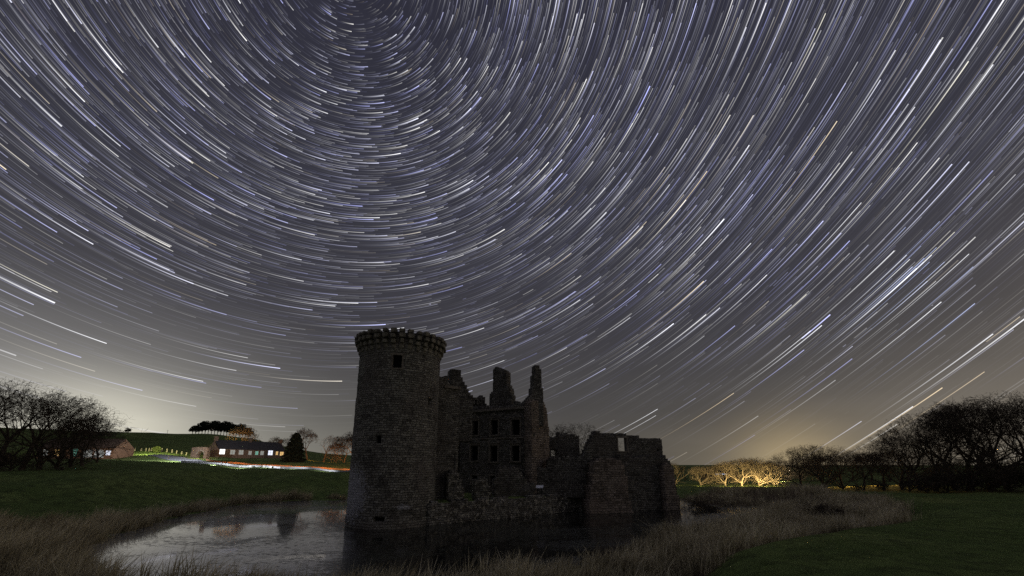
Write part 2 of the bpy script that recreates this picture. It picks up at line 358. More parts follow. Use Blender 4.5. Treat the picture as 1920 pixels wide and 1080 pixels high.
m, N, b = mat('grass_ground')
ob = N.new('ShaderNodeTexCoord').outputs['Object']
n1 = N.noise(ob, .12, 6, .65); n2 = N.noise(ob, .9, 7, .72); n3 = N.noise(ob, 18., 4, .7)
g = N.mix(N.ss(n1, .38, .62), (.12, .18, .05), (.19, .25, .075))
g = N.mix(N.ss(n2, .42, .66, 0., .85), g, (.05, .07, .025))
g = N.mix(N.ss(n3, .45, .75, 0., .6), g, (.25, .28, .11))
at = N.new('ShaderNodeAttribute'); at.attribute_name = 'reed'
rf = N.ss(N.m('ADD', at.outputs['Fac'], N.m('MULTIPLY', N.m('SUBTRACT', n2, .5), .8)), .3, .7)
g = N.mix(rf, g, N.mix(N.ss(n2, .4, .6), (.16, .12, .08), (.08, .06, .04)))
N.l.new(g, b.inputs['Base Color']); b.inputs['Roughness'].default_value = 1; b.inputs['Specular IOR Level'].default_value = .05
bump(N, b, N.m('MULTIPLY_ADD', n2, 1., N.m('MULTIPLY', n3, .35)), .8, .25)
M['grass'] = m
def build_ground():
    az = np.concatenate([np.linspace(-62, 62, 500), np.linspace(66, 294, 70)]); rr = np.concatenate([[0.6], np.geomspace(3, 4500, 330)])
    A, R = np.meshgrid(np.radians(az), rr); X = R * np.sin(A); Y = R * np.cos(A); Z = zground(X, Y)
    reed = np.zeros(X.shape)
    for P in (REED_L, REED_R, REED_F): reed = np.maximum(reed, np.clip(.5 - (sdist(X, Y, P) + np.sin(X * .7 + 1.5 * np.sin(Y * .45)) * np.sin(Y * .6 + np.sin(X * .4))) / 2.4, 0, 1))
    V = np.stack([X, Y, Z], -1).reshape(-1, 3); nr, na = X.shape
    i, j = np.meshgrid(np.arange(nr - 1), np.arange(na), indexing='ij'); j2 = (j + 1) % na
    Q = np.stack([i * na + j, i * na + j2, (i + 1) * na + j2, (i + 1) * na + j], -1).reshape(-1, 4)[:, ::-1]
    me = np_mesh('ground', V, Q, T=[[k, (k + 1) % na, len(V)] for k in range(0)], attrs={'reed': reed.ravel()}, smooth=True)
    # cap under the camera
    tag(link('ground', me, M['grass']), kind='structure')
build_ground()

m, N, b = mat('moat_water')
ob = N.new('ShaderNodeTexCoord').outputs['Object']
b.inputs['Base Color'].default_value = (.006, .006, .005, 1); b.inputs['IOR'].default_value = 1.36; b.inputs['Specular IOR Level'].default_value = .5
st_ = N.vscale(ob, 1.0)
mp = N.new('ShaderNodeMapping'); N.l.new(ob, mp.inputs[0]); mp.inputs['Scale'].default_value = (.6, 1.0, 1.); mp.inputs['Rotation'].default_value = (0, 0, .25)
w1 = N.noise(mp.outputs[0], 3.4, 7, .75, dist=.6); w2 = N.noise(mp.outputs[0], .16, 4, .6, dist=.8)
weed = N.ss(N.m('ADD', N.m('MULTIPLY', w1, .75), N.m('MULTIPLY', w2, .55)), .645, .70)
sw = N.new('ShaderNodeSeparateXYZ'); N.l.new(ob, sw.inputs[0])
PALE_POND = pale_pond = N.ss(N.m('ADD', N.m('MULTIPLY_ADD', sw.outputs[1], .36, sw.outputs[0]), N.m('MULTIPLY', w2, 3.)), .2, 2.2, 1., 0.)      # paler base and coat over the western pond
WEED_BASE = N.mix(weed, N.mix(PALE_POND, (.014, .014, .012), (.42, .42, .40)), (.05, .052, .04)); N.l.new(WEED_BASE, b.inputs['Base Color'])
N.l.new(N.m('MULTIPLY_ADD', weed, .22, .05), b.inputs['Roughness'])
b.inputs['Coat IOR'].default_value = 1.6; b.inputs['Coat Roughness'].default_value = .04; N.l.new(N.m('MULTIPLY', N.m('MULTIPLY_ADD', weed, -.85, 1.), pale_pond), b.inputs['Coat Weight'])
bump(N, b, N.m('MULTIPLY_ADD', weed, .25, N.noise(ob, 5., 3)), .06, .03)
M['water'] = m
w = MB(); w.poly([(-60, 8, 0), (60, 8, 0), (60, 100, 0), (-60, 100, 0)], [(0, 1, 2, 3)])
tag(w.build('water', M['water']), kind='structure')

# ------------------------------------------------------------------ masonry: walls with ragged tops and real openings
class Wall:
    """vertical wall plane between two plan points; u along, z up, d into the wall (away from the viewer)"""
    def __init__(s, P0, P1, seed=1):
        s.P0 = np.array(P0[:2], float); s.P1 = np.array(P1[:2], float); e = s.P1 - s.P0
        s.L = np.linalg.norm(e); s.u = e / s.L; s.n = np.array([-s.u[1], s.u[0]])
        if s.n @ ((s.P0 + s.P1) / 2) < 0: s.n = -s.n
        s.seed = seed
    @classmethod
    def px(cls, x0, Y0, x1, Y1, seed=1, z=5.): 
        f = lambda x, Y: ((x - CX) / F * (Y * cp + (z - H) * sp), Y)
        return cls(f(x0, Y0), f(x1, Y1), seed)
    def uz(s, px, py):
        d = ray(px, py); A = np.array([[s.u[0], -d[0]], [s.u[1], -d[1]]]); r = np.linalg.solve(A, -s.P0)
        return r[0], H + r[1] * d[2]
    def pt(s, u, z, d=0.): q = s.P0 + s.u * u + s.n * d; return (q[0], q[1], z)
    def prof(s, pts): return [s.uz(*p) for p in pts]
    def rect(s, x0, y0, x1, y1):
        a = s.uz(x0, (y0 + y1) / 2)[0]; c = s.uz(x1, (y0 + y1) / 2)[0]
        return a, c, s.uz((x0 + x1) / 2, y1)[1], s.uz((x0 + x1) / 2, y0)[1]
    def build(s, name, material, prof, z0, thick, openings=(), parent=None, cell=.27, course=.23, rough=.075, rag=.17, mapf=None, L=None, u0=0., batter=0.):
        rs = np.random.RandomState(s.seed); L = L or s.L; mapf = mapf or s.pt
        ztop = max(p[1] for p in prof) + .5
        def grid(a, bb, step, cuts):
            g = list(np.arange(a, bb + step * .5, step)); g[-1] = bb
            for c in cuts:
                k = int(np.argmin([abs(x - c) for x in g]))
                if abs(g[k] - c) < step * .5 and 0 < k < len(g) - 1: g[k] = c
                else: g.append(c)
            return np.array(sorted(set(np.round(g, 5))))
        U = grid(u0, u0 + L, cell, [c for o in openings for c in o[:2]]); Z = grid(z0, ztop, course, [c for o in openings for c in o[2:4]])
        nu, nz = len(U), len(Z)
        pu = [p[0] for p in prof]; pz = [p[1] for p in prof]
        uc = (U[:-1] + U[1:]) / 2; zc = (Z[:-1] + Z[1:]) / 2
        top = np.interp(uc, pu, pz) + rs.uniform(-rag, rag, len(uc))
        fill = zc[None, :] < top[:, None]
        for o in openings: fill &= ~((uc[:, None] > o[0]) & (uc[:, None] < o[1]) & (zc[None, :] > o[2]) & (zc[None, :] < o[3]))
        jf = rs.uniform(-rough, rough, (nu, nz)); ju = rs.uniform(-.4, .4, (nu, nz)) * cell * .35; jz = rs.uniform(-.4, .4, (nu, nz)) * course * .3
        for o in openings:
            k = (U[:, None] >= o[0] - 1e-4) & (U[:, None] <= o[1] + 1e-4) & (Z[None, :] >= o[2] - 1e-4) & (Z[None, :] <= o[3] + 1e-4); ju[k] = 0; jz[k] = 0; jf[k] = 0
        ju[0] = ju[-1] = 0
        V = []; UV = []
        for d in (0, 1):
            for i in range(nu):
                for k in range(nz):
                    dd = (jf[i, k] - batter * (ztop - Z[k])) if d == 0 else thick + jf[i, k]
                    V.append(mapf(U[i] + ju[i, k], Z[k] + jz[k == -1 and 0 or i, k], dd))
        ix = lambda d, i, k: d * nu * nz + i * nz + k
        Fc = []; FU = []
        g = lambda i, k: 0 <= i < nu - 1 and 0 <= k < nz - 1 and fill[i, k]
        for i in range(nu - 1):
            for k in range(nz - 1):
                if not fill[i, k]: continue
                a, c, e, f_ = U[i], U[i + 1], Z[k], Z[k + 1]
                Fc.append((ix(0, i, k), ix(0, i + 1, k), ix(0, i + 1, k + 1), ix(0, i, k + 1))); FU.append([(a, e), (c, e), (c, f_), (a, f_)])
                Fc.append((ix(1, i + 1, k), ix(1, i, k), ix(1, i, k + 1), ix(1, i + 1, k + 1))); FU.append([(c, e), (a, e), (a, f_), (c, f_)])
                if not g(i - 1, k): Fc.append((ix(1, i, k), ix(0, i, k), ix(0, i, k + 1), ix(1, i, k + 1))); FU.append([(a - thick, e), (a, e), (a, f_), (a - thick, f_)])
                if not g(i + 1, k): Fc.append((ix(0, i + 1, k), ix(1, i + 1, k), ix(1, i + 1, k + 1), ix(0, i + 1, k + 1))); FU.append([(c, e), (c + thick, e), (c + thick, f_), (c, f_)])
                if not g(i, k + 1): Fc.append((ix(0, i, k + 1), ix(0, i + 1, k + 1), ix(1, i + 1, k + 1), ix(1, i, k + 1))); FU.append([(a, f_), (c, f_), (c, f_ + thick), (a, f_ + thick)])
                if not g(i, k - 1): Fc.append((ix(1, i, k), ix(1, i + 1, k), ix(0, i + 1, k), ix(0, i, k))); FU.append([(a, e - thick), (c, e - thick), (c, e), (a, e)])
        me = np_mesh(name, V, Fc)
        uv = me.uv_layers.new(name='UVMap'); uv.data.foreach_set('uv', np.array(FU, np.float32).ravel())
        bm = bmesh.new(); bm.from_mesh(me); bmesh.ops.delete(bm, geom=[v for v in bm.verts if not v.link_faces], context='VERTS'); bm.to_mesh(me); bm.free()
        return link(name, me, material, parent)
    def window(s, o, parent, name='window', margin=.2, proud=.06, depth=.45, surround=True, mapf=None, bars=True):
        """dressed surround standing proud of the wall with a near-black slab behind for interior darkness"""
        mapf = mapf or s.pt; u0, u1, z0, z1 = o; b_ = MB()
        def slab(a, c, e, f_, d0, d1, m):
            b_.hexa([mapf(a, e, d0), mapf(c, e, d0), mapf(c, e, d1), mapf(a, e, d1), mapf(a, f_, d0), mapf(c, f_, d0), mapf(c, f_, d1), mapf(a, f_, d1)], m)
        if surround:
            slab(u0 - margin, u0 + .02, z0, z1, -proud, .2, 0); slab(u1 - .02, u1 + margin, z0, z1, -proud, .2, 0)
            slab(u0 - margin - .05, u1 + margin + .05, z1 - .02, z1 + margin, -proud - .03, .2, 0); slab(u0 - margin - .05, u1 + margin + .05, z0 - margin * .8, z0 + .02, -proud - .05, .2, 0)
        slab(u0 - .05, u1 + .05, z0 - .05, z1 + .05, depth, depth + .1, 1)
        if bars:
            for k in (1, 2): 
                c = u0 + (u1 - u0) * k / 3; slab(c - .015, c + .015, z0, z1, .24, .27, 1)
        return b_.build(name, [M['dressed'], M['near_black']], parent)

castle = empty('ruined_castle', (0, 50, 1.9))
tag(castle, 'dark roofless stone castle with a fat round tower, standing in a moat', 'castle')
castle.location = (0, 0, 0)

# --- round tower
TH0 = math.atan2(-TOWER_C[0], -TOWER_C[1])            # direction from the tower to the viewer
def tmap(R0):
    def f(u, z, d):
        R = R0 - d + max(0, 1.2 - z) * .02
        a = TH0 + u / R0; return (TOWER_C[0] + R * math.sin(a), TOWER_C[1] + R * math.cos(a), z)
    return f
def tuz(px, py):
    d = ray(px, py); o = np.array([0, 0.]); c = np.array(TOWER_C); dd = d[:2]
    A = dd @ dd; B = -2 * dd @ c; C = c @ c - TOWER_R ** 2; t = (-B - math.sqrt(max(0, B * B - 4 * A * C))) / 2 / A
    q = dd * t - c; a = math.atan2(q[0], q[1]) - TH0
    while a > math.pi: a -= 2 * math.pi
    while a < -math.pi: a += 2 * math.pi
    return a * TOWER_R, H + t * d[2]
def trect(x0, y0, x1, y1):
    ym, xm = (y0 + y1) / 2, (x0 + x1) / 2
    a, c = sorted((tuz(x0, ym)[0], tuz(x1, ym)[0])); return a, c, tuz(xm, y1)[1], tuz(xm, y0)[1]
CIRC = 2 * math.pi * TOWER_R; ZT = 16.35
tf0 = tmap(TOWER_R); sgn = 1 if tuz(760, 800)[0] > tuz(700, 800)[0] else -1
tf = lambda u, z, d: tf0(u, z, d)
tw = Wall((0, 0), (1, 0), seed=11)
ops = [trect(736, 665, 754, 690), trect(803, 747, 810, 760), trect(704, 817.5, 715, 831), trect(700, 970, 721, 978)]
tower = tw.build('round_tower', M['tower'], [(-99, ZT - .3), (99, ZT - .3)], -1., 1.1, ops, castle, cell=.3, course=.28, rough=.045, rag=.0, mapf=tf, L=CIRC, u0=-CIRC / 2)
tower['label'] = 'round corner tower with a corbelled crown'
for i, o in enumerate(ops): tw.window(o, tower, 'window' if i < 3 else 'drain', margin=.14, proud=.03, depth=.5, surround=(i == 0), mapf=tf, bars=(i < 3))
# wall head: solid core behind the corbels
cm = MB(); n = 72
ring = lambda r, z: [(TOWER_C[0] + r * math.sin(2 * math.pi * i / n), TOWER_C[1] + r * math.cos(2 * math.pi * i / n), z + random.Random(i).uniform(-.06, .06)) for i in range(n)]
V = ring(TOWER_R + .02, ZT - .6) + ring(TOWER_R + .06, ZT + 1.35) + ring(TOWER_R - .9, ZT + 1.3) + ring(TOWER_R - .9, ZT - .6)
cm.poly(V, [(a * n + i, a * n + (i + 1) % n, (a + 1) % 4 * n + (i + 1) % n, (a + 1) % 4 * n + i) for a in range(4) for i in range(n)])
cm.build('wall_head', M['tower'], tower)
NC = 34; cmesh = []
for v in range(3):
    rnd = random.Random(40 + v); cb = MB()
    for k, (pr, z0, z1, wd) in enumerate([(.2, 0, .42, .38), (.4, .47, .93, .42), (.6, .98, 1.42, .46), (.62, 1.45, 1.92, .47)]):
        j = lambda s=.075: rnd.uniform(-s, s)
        cb.box(-wd / 2 + j(), wd / 2 + j(), -.45 if k < 3 else -.1, pr + j(), z0 + j(.03), z1 + j(.09))
    me = cb.mesh('corbel', bevel=.1); me.materials.append(M['corbel']); cmesh.append(me)
for i in range(NC):
    a = TH0 + 2 * math.pi * i / NC; o = bpy.data.objects.new('corbel', cmesh[i * 7 % 3]); COL.objects.link(o); o.parent = tower
    o.location = (TOWER_C[0] + TOWER_R * math.sin(a), TOWER_C[1] + TOWER_R * math.cos(a), ZT - .28 + random.Random(i).uniform(-.05, .05)); o.rotation_euler = (0, 0, -a)

# --- flank wall right of the tower, with a slim doorway
wa = Wall.px(812, 45.5, 858, 47.5, 3)
op = wa.rect(851, 851, 858.5, 883); op = (op[0], min(op[1], wa.L - .35), op[2], op[3])
flank = wa.build('flank_wall', M['castle'], wa.prof([(810, 706), (838, 706), (839, 719), (857, 721), (860, 724)]), 1.6, 1.6, [op], castle)
wa.window(op, flank, 'doorway', surround=False, bars=False)
sm = MB()                                         # string course near the top of the flank wall
zz = wa.uz(835, 725)[1]; sm.frame_box(wa.pt(.9, zz - .15, -.22), (*wa.u, 0), (*wa.n, 0), (0, 0, 1), (0, wa.L - .9), (0, .4), (0, .3)); sm.build('cornice', M['dressed'], flank, bevel=.03)
w1 = Wall.px(838, 50, 884, 51, 4)
c1 = w1.build('chimney_stack', M['castle'], w1.prof([(838.5, 694), (839, 694), (864, 693), (865, 704), (869, 714), (876, 727), (881, 737), (881.5, 741), (884, 742)]), 8., 1.6, (), castle, cell=.26, rag=.06)
# --- wall between with a row of machicolations
wb = Wall.px(855, 59, 917, 60, 5)
back = wb.build('curtain_wall', M['castle'], wb.prof([(855, 745), (880, 748), (894, 749), (895, 741), (909, 742), (911, 758), (917, 761)]), 2., 1.6, (), castle)
mb = MB()
for k in range(7):
    u, z = wb.uz(859 + k * 5.6, 752); mb.frame_box(wb.pt(u, z - .5, -.42), (*wb.u, 0), (*wb.n, 0), (0, 0, 1), (0, .26), (0, .5), (0, .85))
u, z = wb.uz(858, 748); mb.frame_box(wb.pt(u, z - .12, -.5), (*wb.u, 0), (*wb.n, 0), (0, 0, 1), (0, 2.95), (0, .6), (0, .34)); mb.build('machicolation', M['corbel'], back, bevel=.04)

# --- lodging range: three storeys of windows with pediments
wl = Wall.px(862, 57.5, 1001, 52, 6)
wins = [(885, 788.5, 897, 816), (920, 787.5, 934, 816), (959, 786.5, 975, 816), (882, 835, 896.5, 864), (918.5, 835, 933, 866), (959, 835, 974.5, 865), (884, 891, 896, 908), (919, 892, 933, 910)]
ops = [wl.rect(*w_) for w_ in wins]
lodging = wl.build('lodging_range', M['castle'], wl.prof([(860, 762), (880, 763), (905, 760), (918, 763), (958, 762), (964, 755), (985, 754), (1001, 757)]), 1.6, .9, ops, castle, rag=.12)
for i, o in enumerate(ops):
    wn = wl.window(o, lodging, 'window', margin=.17, proud=.05, depth=.6)
    if i < 6:
        a, c, z0, z1 = o; pm = MB(); mid = (a + c) / 2; hw = (c - a) / 2 + .3; zb = z1 + .22
        if i in (3, 4): arc = [(mid + hw * math.cos(t), zb + .62 * math.sin(t)) for t in np.linspace(0, math.pi, 9)]
        else: arc = [(mid + hw, zb), (mid, zb + .72), (mid - hw, zb)]
        fr = [wl.pt(u_, z_, -.17) for u_, z_ in arc]; bk = [wl.pt(u_, z_, .05) for u_, z_ in arc]; k = len(arc)
        pm.poly(fr + bk, [tuple(range(k))[::-1], tuple(range(k, 2 * k))] + [(j, (j + 1) % k, k + (j + 1) % k, k + j) for j in range(k)])
        ia = [(mid + (u_ - mid) * .7, zb + .07 + (z_ - zb) * .66) for u_, z_ in arc]; fr = [wl.pt(u_, z_, -.174) for u_, z_ in ia]
        pm.poly(fr, [tuple(range(k))[::-1]], 1)
        pm.build('pediment', [M['dressed'], M['castle']], lodging)
cn = MB(); za, zb_ = wl.uz(868, 768)[1], wl.uz(998, 768)[1]; ua, ub = wl.uz(866, 768)[0], wl.uz(999, 768)[0]
zc_ = (za + zb_) / 2; cn.frame_box(wl.pt(ua, zc_ - .2, -.3), (*wl.u, 0), (*wl.n, 0), (0, 0, 1), (0, ub - ua), (0, .4), (0, .32)); cn.build('cornice', M['dressed'], lodging, bevel=.04)
# string courses under the sills
for py in (822,):
    zc_ = wl.uz(930, py)[1]; cn = MB(); cn.frame_box(wl.pt(ua + .3, zc_ - .08, -.1), (*wl.u, 0), (*wl.n, 0), (0, 0, 1), (0, ub - ua - .3), (0, .2), (0, .16)); cn.build('string_course', M['dressed'], lodging, bevel=.02)
w2 = Wall.px(916, 58, 964, 56.5, 7)
w2.build('chimney_stack', M['castle'], w2.prof([(918, 736.5), (919, 736), (922.5, 736), (923, 692), (925, 690), (936, 689), (946, 693), (949, 697), (950, 719), (954, 728), (957, 738), (960, 758), (962, 760)]), 10., 1.5, (), lodging, cell=.25, rag=.05)
# gable wall at the right end with the tall chimney
wg = Wall.px(997.5, 51.6, 1031, 55.2, 8)
gable = wg.build('gable_wall', M['red'], wg.prof([(997, 752), (1018.5, 748), (1020, 754), (1023, 760), (1026, 775), (1028, 795), (1030, 815), (1031, 830)]), 1.6, 1.0, (), castle, rag=.07)
w3 = Wall.px(985, 52.6, 1021, 53.2, 9)
w3.build('chimney_stack', M['castle'], w3.prof([(985, 752), (989, 746), (996, 739), (998.5, 724), (1001, 700), (1002, 688), (1003, 684.5), (1011.5, 684.5), (1013, 688), (1014, 702), (1016, 720), (1018.5, 742), (1021, 757)]), 10., 1.3, (), gable, cell=.22, course=.24, rag=.04, rough=.03)

# --- broken courtyard walls between the lodging and the corner tower
wc = Wall.px(1018, 58, 1092, 59, 12)
o1 = wc.rect(1033, 844, 1045, 855)
mid = wc.build('curtain_wall', M['castle'], wc.prof([(1018, 822), (1043, 822), (1044, 814), (1058, 813.5), (1078, 816), (1087, 820), (1088, 847), (1092, 850)]), 1.6, 1.2, [o1], castle)
wd_ = Wall.px(1000, 52.5, 1112, 52.5, 13)
lowc = wd_.build('curtain_wall', M['castle'], wd_.prof([(1000, 879), (1024, 878), (1028, 860), (1050, 858), (1086, 857), (1095, 851), (1112, 848)]), 1.6, 1.4, (), castle, rag=.2)

# --- ruined corner tower, upper wall with an empty window
we = Wall.px(1096, 54, 1245, 57, 14)
o1 = we.rect(1159, 820.5, 1175.5, 846); o2 = we.rect(1231.5, 842, 1235.5, 846.5)
corner = we.build('corner_tower', M['castle'], we.prof([(1096, 846), (1098, 838), (1104, 830), (1110, 815), (1113, 808), (1123, 807.5), (1126, 813), (1138, 812), (1150, 814), (1158, 814), (1177, 814), (1190, 817.5), (1206, 820), (1220, 822), (1239, 822.5), (1240, 828), (1243, 834), (1244, 848)]), 4., .7, [o1, o2], castle, cell=.28, rag=.1)
corner['label'] = 'broken corner tower pierced by an empty window'
we.window(o1, corner, 'window', margin=.16, proud=.04, surround=True, bars=False) if False else None
fr = MB(); a, c, z0, z1 = o1
for r in [(a - .16, a + .01, z0, z1), (c - .01, c + .16, z0, z1), (a - .22, c + .22, z1 - .01, z1 + .2), (a - .22, c + .22, z0 - .14, z0 + .01)]:
    fr.hexa([we.pt(r[0], r[2], -.05), we.pt(r[1], r[2], -.05), we.pt(r[1], r[2], .3), we.pt(r[0], r[2], .3), we.pt(r[0], r[3], -.05), we.pt(r[1], r[3], -.05), we.pt(r[1], r[3], .3), we.pt(r[0], r[3], .3)])
fr.build('window', M['dressed'], corner)
wf = Wall.px(1088, 52.8, 1271, 56, 15, z=2.)
lower = wf.build('lower_wall', M['castle'], wf.prof([(1086, 868), (1100, 860), (1130, 856), (1180, 857), (1243, 853), (1250, 857), (1258, 868), (1262, 878), (1267, 905), (1270, 930), (1272, 940)]), -1., 1.8, (), corner, rag=.16, rough=.1)
wq = Wall.px(1246, 54.6, 1272, 55.2, 16, z=2.)
wq.build('buttress', M['red'], wq.prof([(1246, 872), (1251, 867), (1260, 872), (1266, 900), (1270, 930), (1272, 942)]), -1., .9, (), corner, rag=.08, batter=.02)
wp = Wall.px(1101, 51.0, 1184, 52.4, 17, z=2.)
wp.build('buttress', M['red'], wp.prof([(1101, 955), (1103, 940), (1107, 905), (1111, 868), (1116, 862), (1150, 859), (1166, 866), (1171, 878), (1175, 905), (1180, 940), (1184, 957)]), -1., 1.6, (), corner, rag=.05, batter=.03)
# dark mass closing the range behind, so that no light leaks through the ruin
wz = Wall.px(868, 62, 1010, 58, 18)
wz.build('rear_wall', M['castle'], wz.prof([(860, 790), (920, 784), (960, 786), (1015, 790)]), 1.6, .9, (), castle, cell=.6, course=.5, rag=.2)

# terrace behind the retaining wall
tm = MB(); T0 = at_z(812, 985, 0)[:2]; T1 = at_z(1104, 957, 0)[:2]
tp = [tuple(T0 + [.3, .6]), tuple(T1 + [0, .6]), (19.5, 56.5), (20, 70), (-14, 72), (-14, 47)]
tm.poly([(*q, 1.92) for q in tp] + [(*q, -1.) for q in tp], [tuple(range(6))] + [(i, (i + 1) % 6, 6 + (i + 1) % 6, 6 + i)[::-1] for i in range(6)])
tag(tm.build('courtyard_ground', M['grass']), kind='structure')
wr = Wall(T0 - (T1 - T0) * .03, T1 + (T1 - T0) * .02, 21)
r_ = wr.build('retaining_wall', M['rubble'], wr.prof([(800, 941), (850, 939), (900, 938), (960, 934), (1030, 929), (1110, 925)]), -1., .9, (), None, rag=.13, rough=.12, cell=.36, course=.24)
tag(r_, 'long low rubble retaining wall rising from the moat beside the round tower', 'wall')
def ruin(name, x0, Y0, x1, Y1, prof, label, th=1.1, seed=30, mt='rubble'):
    q = Wall.px(x0, Y0, x1, Y1, seed, z=3.); o = q.build(name, M[mt], q.prof(prof), 1.7, th, (), None, rag=.2, rough=.13, cell=.3, course=.24); return tag(o, label, 'ruin')
ruin('ruined_pier', 839, 45.6, 871, 46.4, [(839, 892), (842, 887), (854, 887), (862, 893), (866, 905), (870, 912), (871, 930)], 'broken stone pier on the terrace just right of the round tower', seed=31)
ruin('ruined_pier', 889, 48, 921, 48.6, [(889, 905), (893, 899), (900, 895), (908, 896), (913, 902), (918, 915), (921, 930)], 'rounded stump of masonry on the terrace below the left lodging windows', seed=32)
ruin('ruined_wall', 925, 50, 1004, 51, [(925, 906), (930, 888), (936, 874), (958, 874), (972, 879), (975, 887), (985, 893), (992, 905), (1004, 908)], 'jagged low wall on the terrace in front of the right lodging windows', seed=33, mt='castle')

# visitor information panel on the terrace
q = at_Y(1012, 926, 50.0); ip = empty('information_panel', (q[0], q[1], 1.92))
tag(ip, 'small pale tilted information panel on the castle terrace', 'sign')
pm = MB(); pm.hexa([(-.42, -.02, .92), (.36, -.02, .92), (.48, .42, 1.2), (-.36, .42, 1.2), (-.42, -.04, .95), (.36, -.04, .95), (.48, .40, 1.23), (-.36, .40, 1.23)])
pm.build('panel', plain('panel_face', (.8, .82, .85), (.7, .72, .76), rough=.3, bmp=0), ip)
for sx in (-.25, .25):
    lm = MB(); lm.tube((sx, .2, 0), (sx, .2, 1.06), .035, .035); lm.build('leg', M['near_black'], ip)

# ------------------------------------------------------------------ bare winter trees
M['bark'] = plain('bark', (.12, .095, .07), (.06, .048, .036), scale=8)
M['twig'] = plain('twig', (.11, .085, .06), (.07, .055, .04), scale=1., bmp=0)
M['twig_lit'] = plain('lit_twig', (.34, .29, .2), (.22, .18, .12), scale=1., bmp=0)  # brighter twig copy for the golden trees, lamp glow put into the colour
M['conifer'] = plain('conifer_needles', (.025, .035, .02), (.015, .02, .012), scale=3, bmp=0)
def tubes(segs, k):
    """segments (p0, p1, r0, r1) to k-sided prisms"""
    A = np.array([s[0] for s in segs]); B = np.array([s[1] for s in segs]); r0 = np.array([s[2] for s in segs]); r1 = np.array([s[3] for s in segs])
    d = B - A; d /= np.linalg.norm(d, axis=1, keepdims=True) + 1e-9
    ref = np.where(np.abs(d[:, 2:]) < .9, np.array([[0, 0, 1.]]), np.array([[1., 0, 0]]))
    a = np.cross(d, ref); a /= np.linalg.norm(a, axis=1, keepdims=True) + 1e-9; b_ = np.cross(d, a)
    V = np.zeros((len(A), 2 * k, 3))
    for i in range(k):
        t = 2 * math.pi * i / k; o = a * math.cos(t) + b_ * math.sin(t)
        V[:, i] = A + o * r0[:, None]; V[:, k + i] = B + o * r1[:, None]
    base = (np.arange(len(A)) * 2 * k)[:, None]
    Q = np.concatenate([base + np.array([i, (i + 1) % k, k + (i + 1) % k, k + i]) for i in range(k)])
    return V.reshape(-1, 3), Q
def grow_tree(seed, height=10., trunk=.25, spread=.62, br=(4, 3, 3, 3, 3), wind=0., twigs=5, tw=.012, lowlimbs=0):
    rs = np.random.RandomState(seed); limb = []; twig = []
    def unit(v): return v / (np.linalg.norm(v) + 1e-9)
    def branch(p, d, r, L, dep):
        n = 3; 
        for i in range(n):
            d = unit(d + rs.normal(0, .13, 3) + np.array([wind * .10, 0, .05 if dep < 4 else .0])); e = p + d * L / n; r2 = r * .86
            (limb if dep < 3 else twig).append((p, e, r, r2)); p, r = e, r2
            if dep >= 2 and i < 2:
                for _ in range(1 if dep < 4 else 2): side(p, d, r * .6, L * .55, dep + 1)
        if dep >= len(br): 
            for _ in range(twigs): leafy(p, d, L * .6)
            return
        nb = br[dep]; ph = rs.uniform(0, 6.28)
        for i in range(nb):
            a = ph + 6.283 * i / nb + rs.normal(0, .3); side_d = perp(d, a); k = spread * rs.uniform(.6, 1.35)
            branch(p, unit(d * 1.0 + side_d * k), r * .68, L * rs.uniform(.62, .86), dep + 1)
    def perp(d, a):
        u = unit(np.cross(d, [0, 0, 1] if abs(d[2]) < .95 else [1, 0, 0])); v = np.cross(d, u); return u * math.cos(a) + v * math.sin(a)
    def side(p, d, r, L, dep):
        e = unit(d + perp(d, rs.uniform(0, 6.28)) * rs.uniform(.7, 1.2))
        q = p
        for i in range(2):
            e = unit(e + rs.normal(0, .2, 3)); z = q + e * L / 2; twig.append((q, z, max(r, tw), max(r * .7, tw * .7))); q = z
        if dep < len(br) + 1:
            for _ in range(2): leafy(q, e, L * .5)
    def leafy(p, d, L):
        e = unit(d + rs.normal(0, .55, 3)); twig.append((p, p + e * L * rs.uniform(.5, 1.1), tw, tw * .6))
    t0 = height * trunk
    branch(np.zeros(3), np.array([wind * .06, 0, 1.]), height * .03, t0, 0)
    for _ in range(lowlimbs):
        z = rs.uniform(.05, .5) * t0; a = rs.uniform(0, 6.28)
        branch(np.array([0, 0, z]), unit(np.array([math.cos(a), math.sin(a), .55])), height * .012, height * .22, 2)
    ends = np.array([q[1] for q in twig]); ct = ends[:, :2].mean(0); rad = np.hypot(*(ends[:, :2] - ct).T); Rm = np.percentile(rad, 93); zt_ = np.percentile(ends[:, 2], 97); zl = zt_ * .42
    e_ = np.sqrt((rad / Rm) ** 2 + np.where(ends[:, 2] > zl, (ends[:, 2] - zl) / (zt_ - zl), 0) ** 2); twig = [q for q, v in zip(twig, e_ + rs.normal(0, .04, len(e_))) if v < 1.]
    k = height / zt_
    limb = [q for q in limb if (np.hypot(*(q[1][:2] - ct)) / Rm) ** 2 + max(0, (q[1][2] - zl) / (zt_ - zl)) ** 2 < .9]
    sc = lambda L_: [(a * k, b_ * k, r0, r1) for a, b_, r0, r1 in L_]
    return sc(limb), sc(twig)
PROTO = {}
def proto(key, **kw):
    l, t = grow_tree(**kw); pale = kw.get('pale')
    PROTO[key] = (np_mesh('trunk', *tubes(l, 6), smooth=True), np_mesh('crown', *tubes(t, 3)))
proto('a', seed=1, height=10, trunk=.2, spread=.75, lowlimbs=3)
proto('b', seed=2, height=10, trunk=.16, spread=.9, lowlimbs=5, tw=.013)
proto('c', seed=3, height=10, trunk=.26, spread=.7, wind=.6, lowlimbs=2)
proto('d', seed=4, height=10, trunk=.14, spread=.8, br=(5, 3, 3, 3, 3), lowlimbs=6, wind=.4)
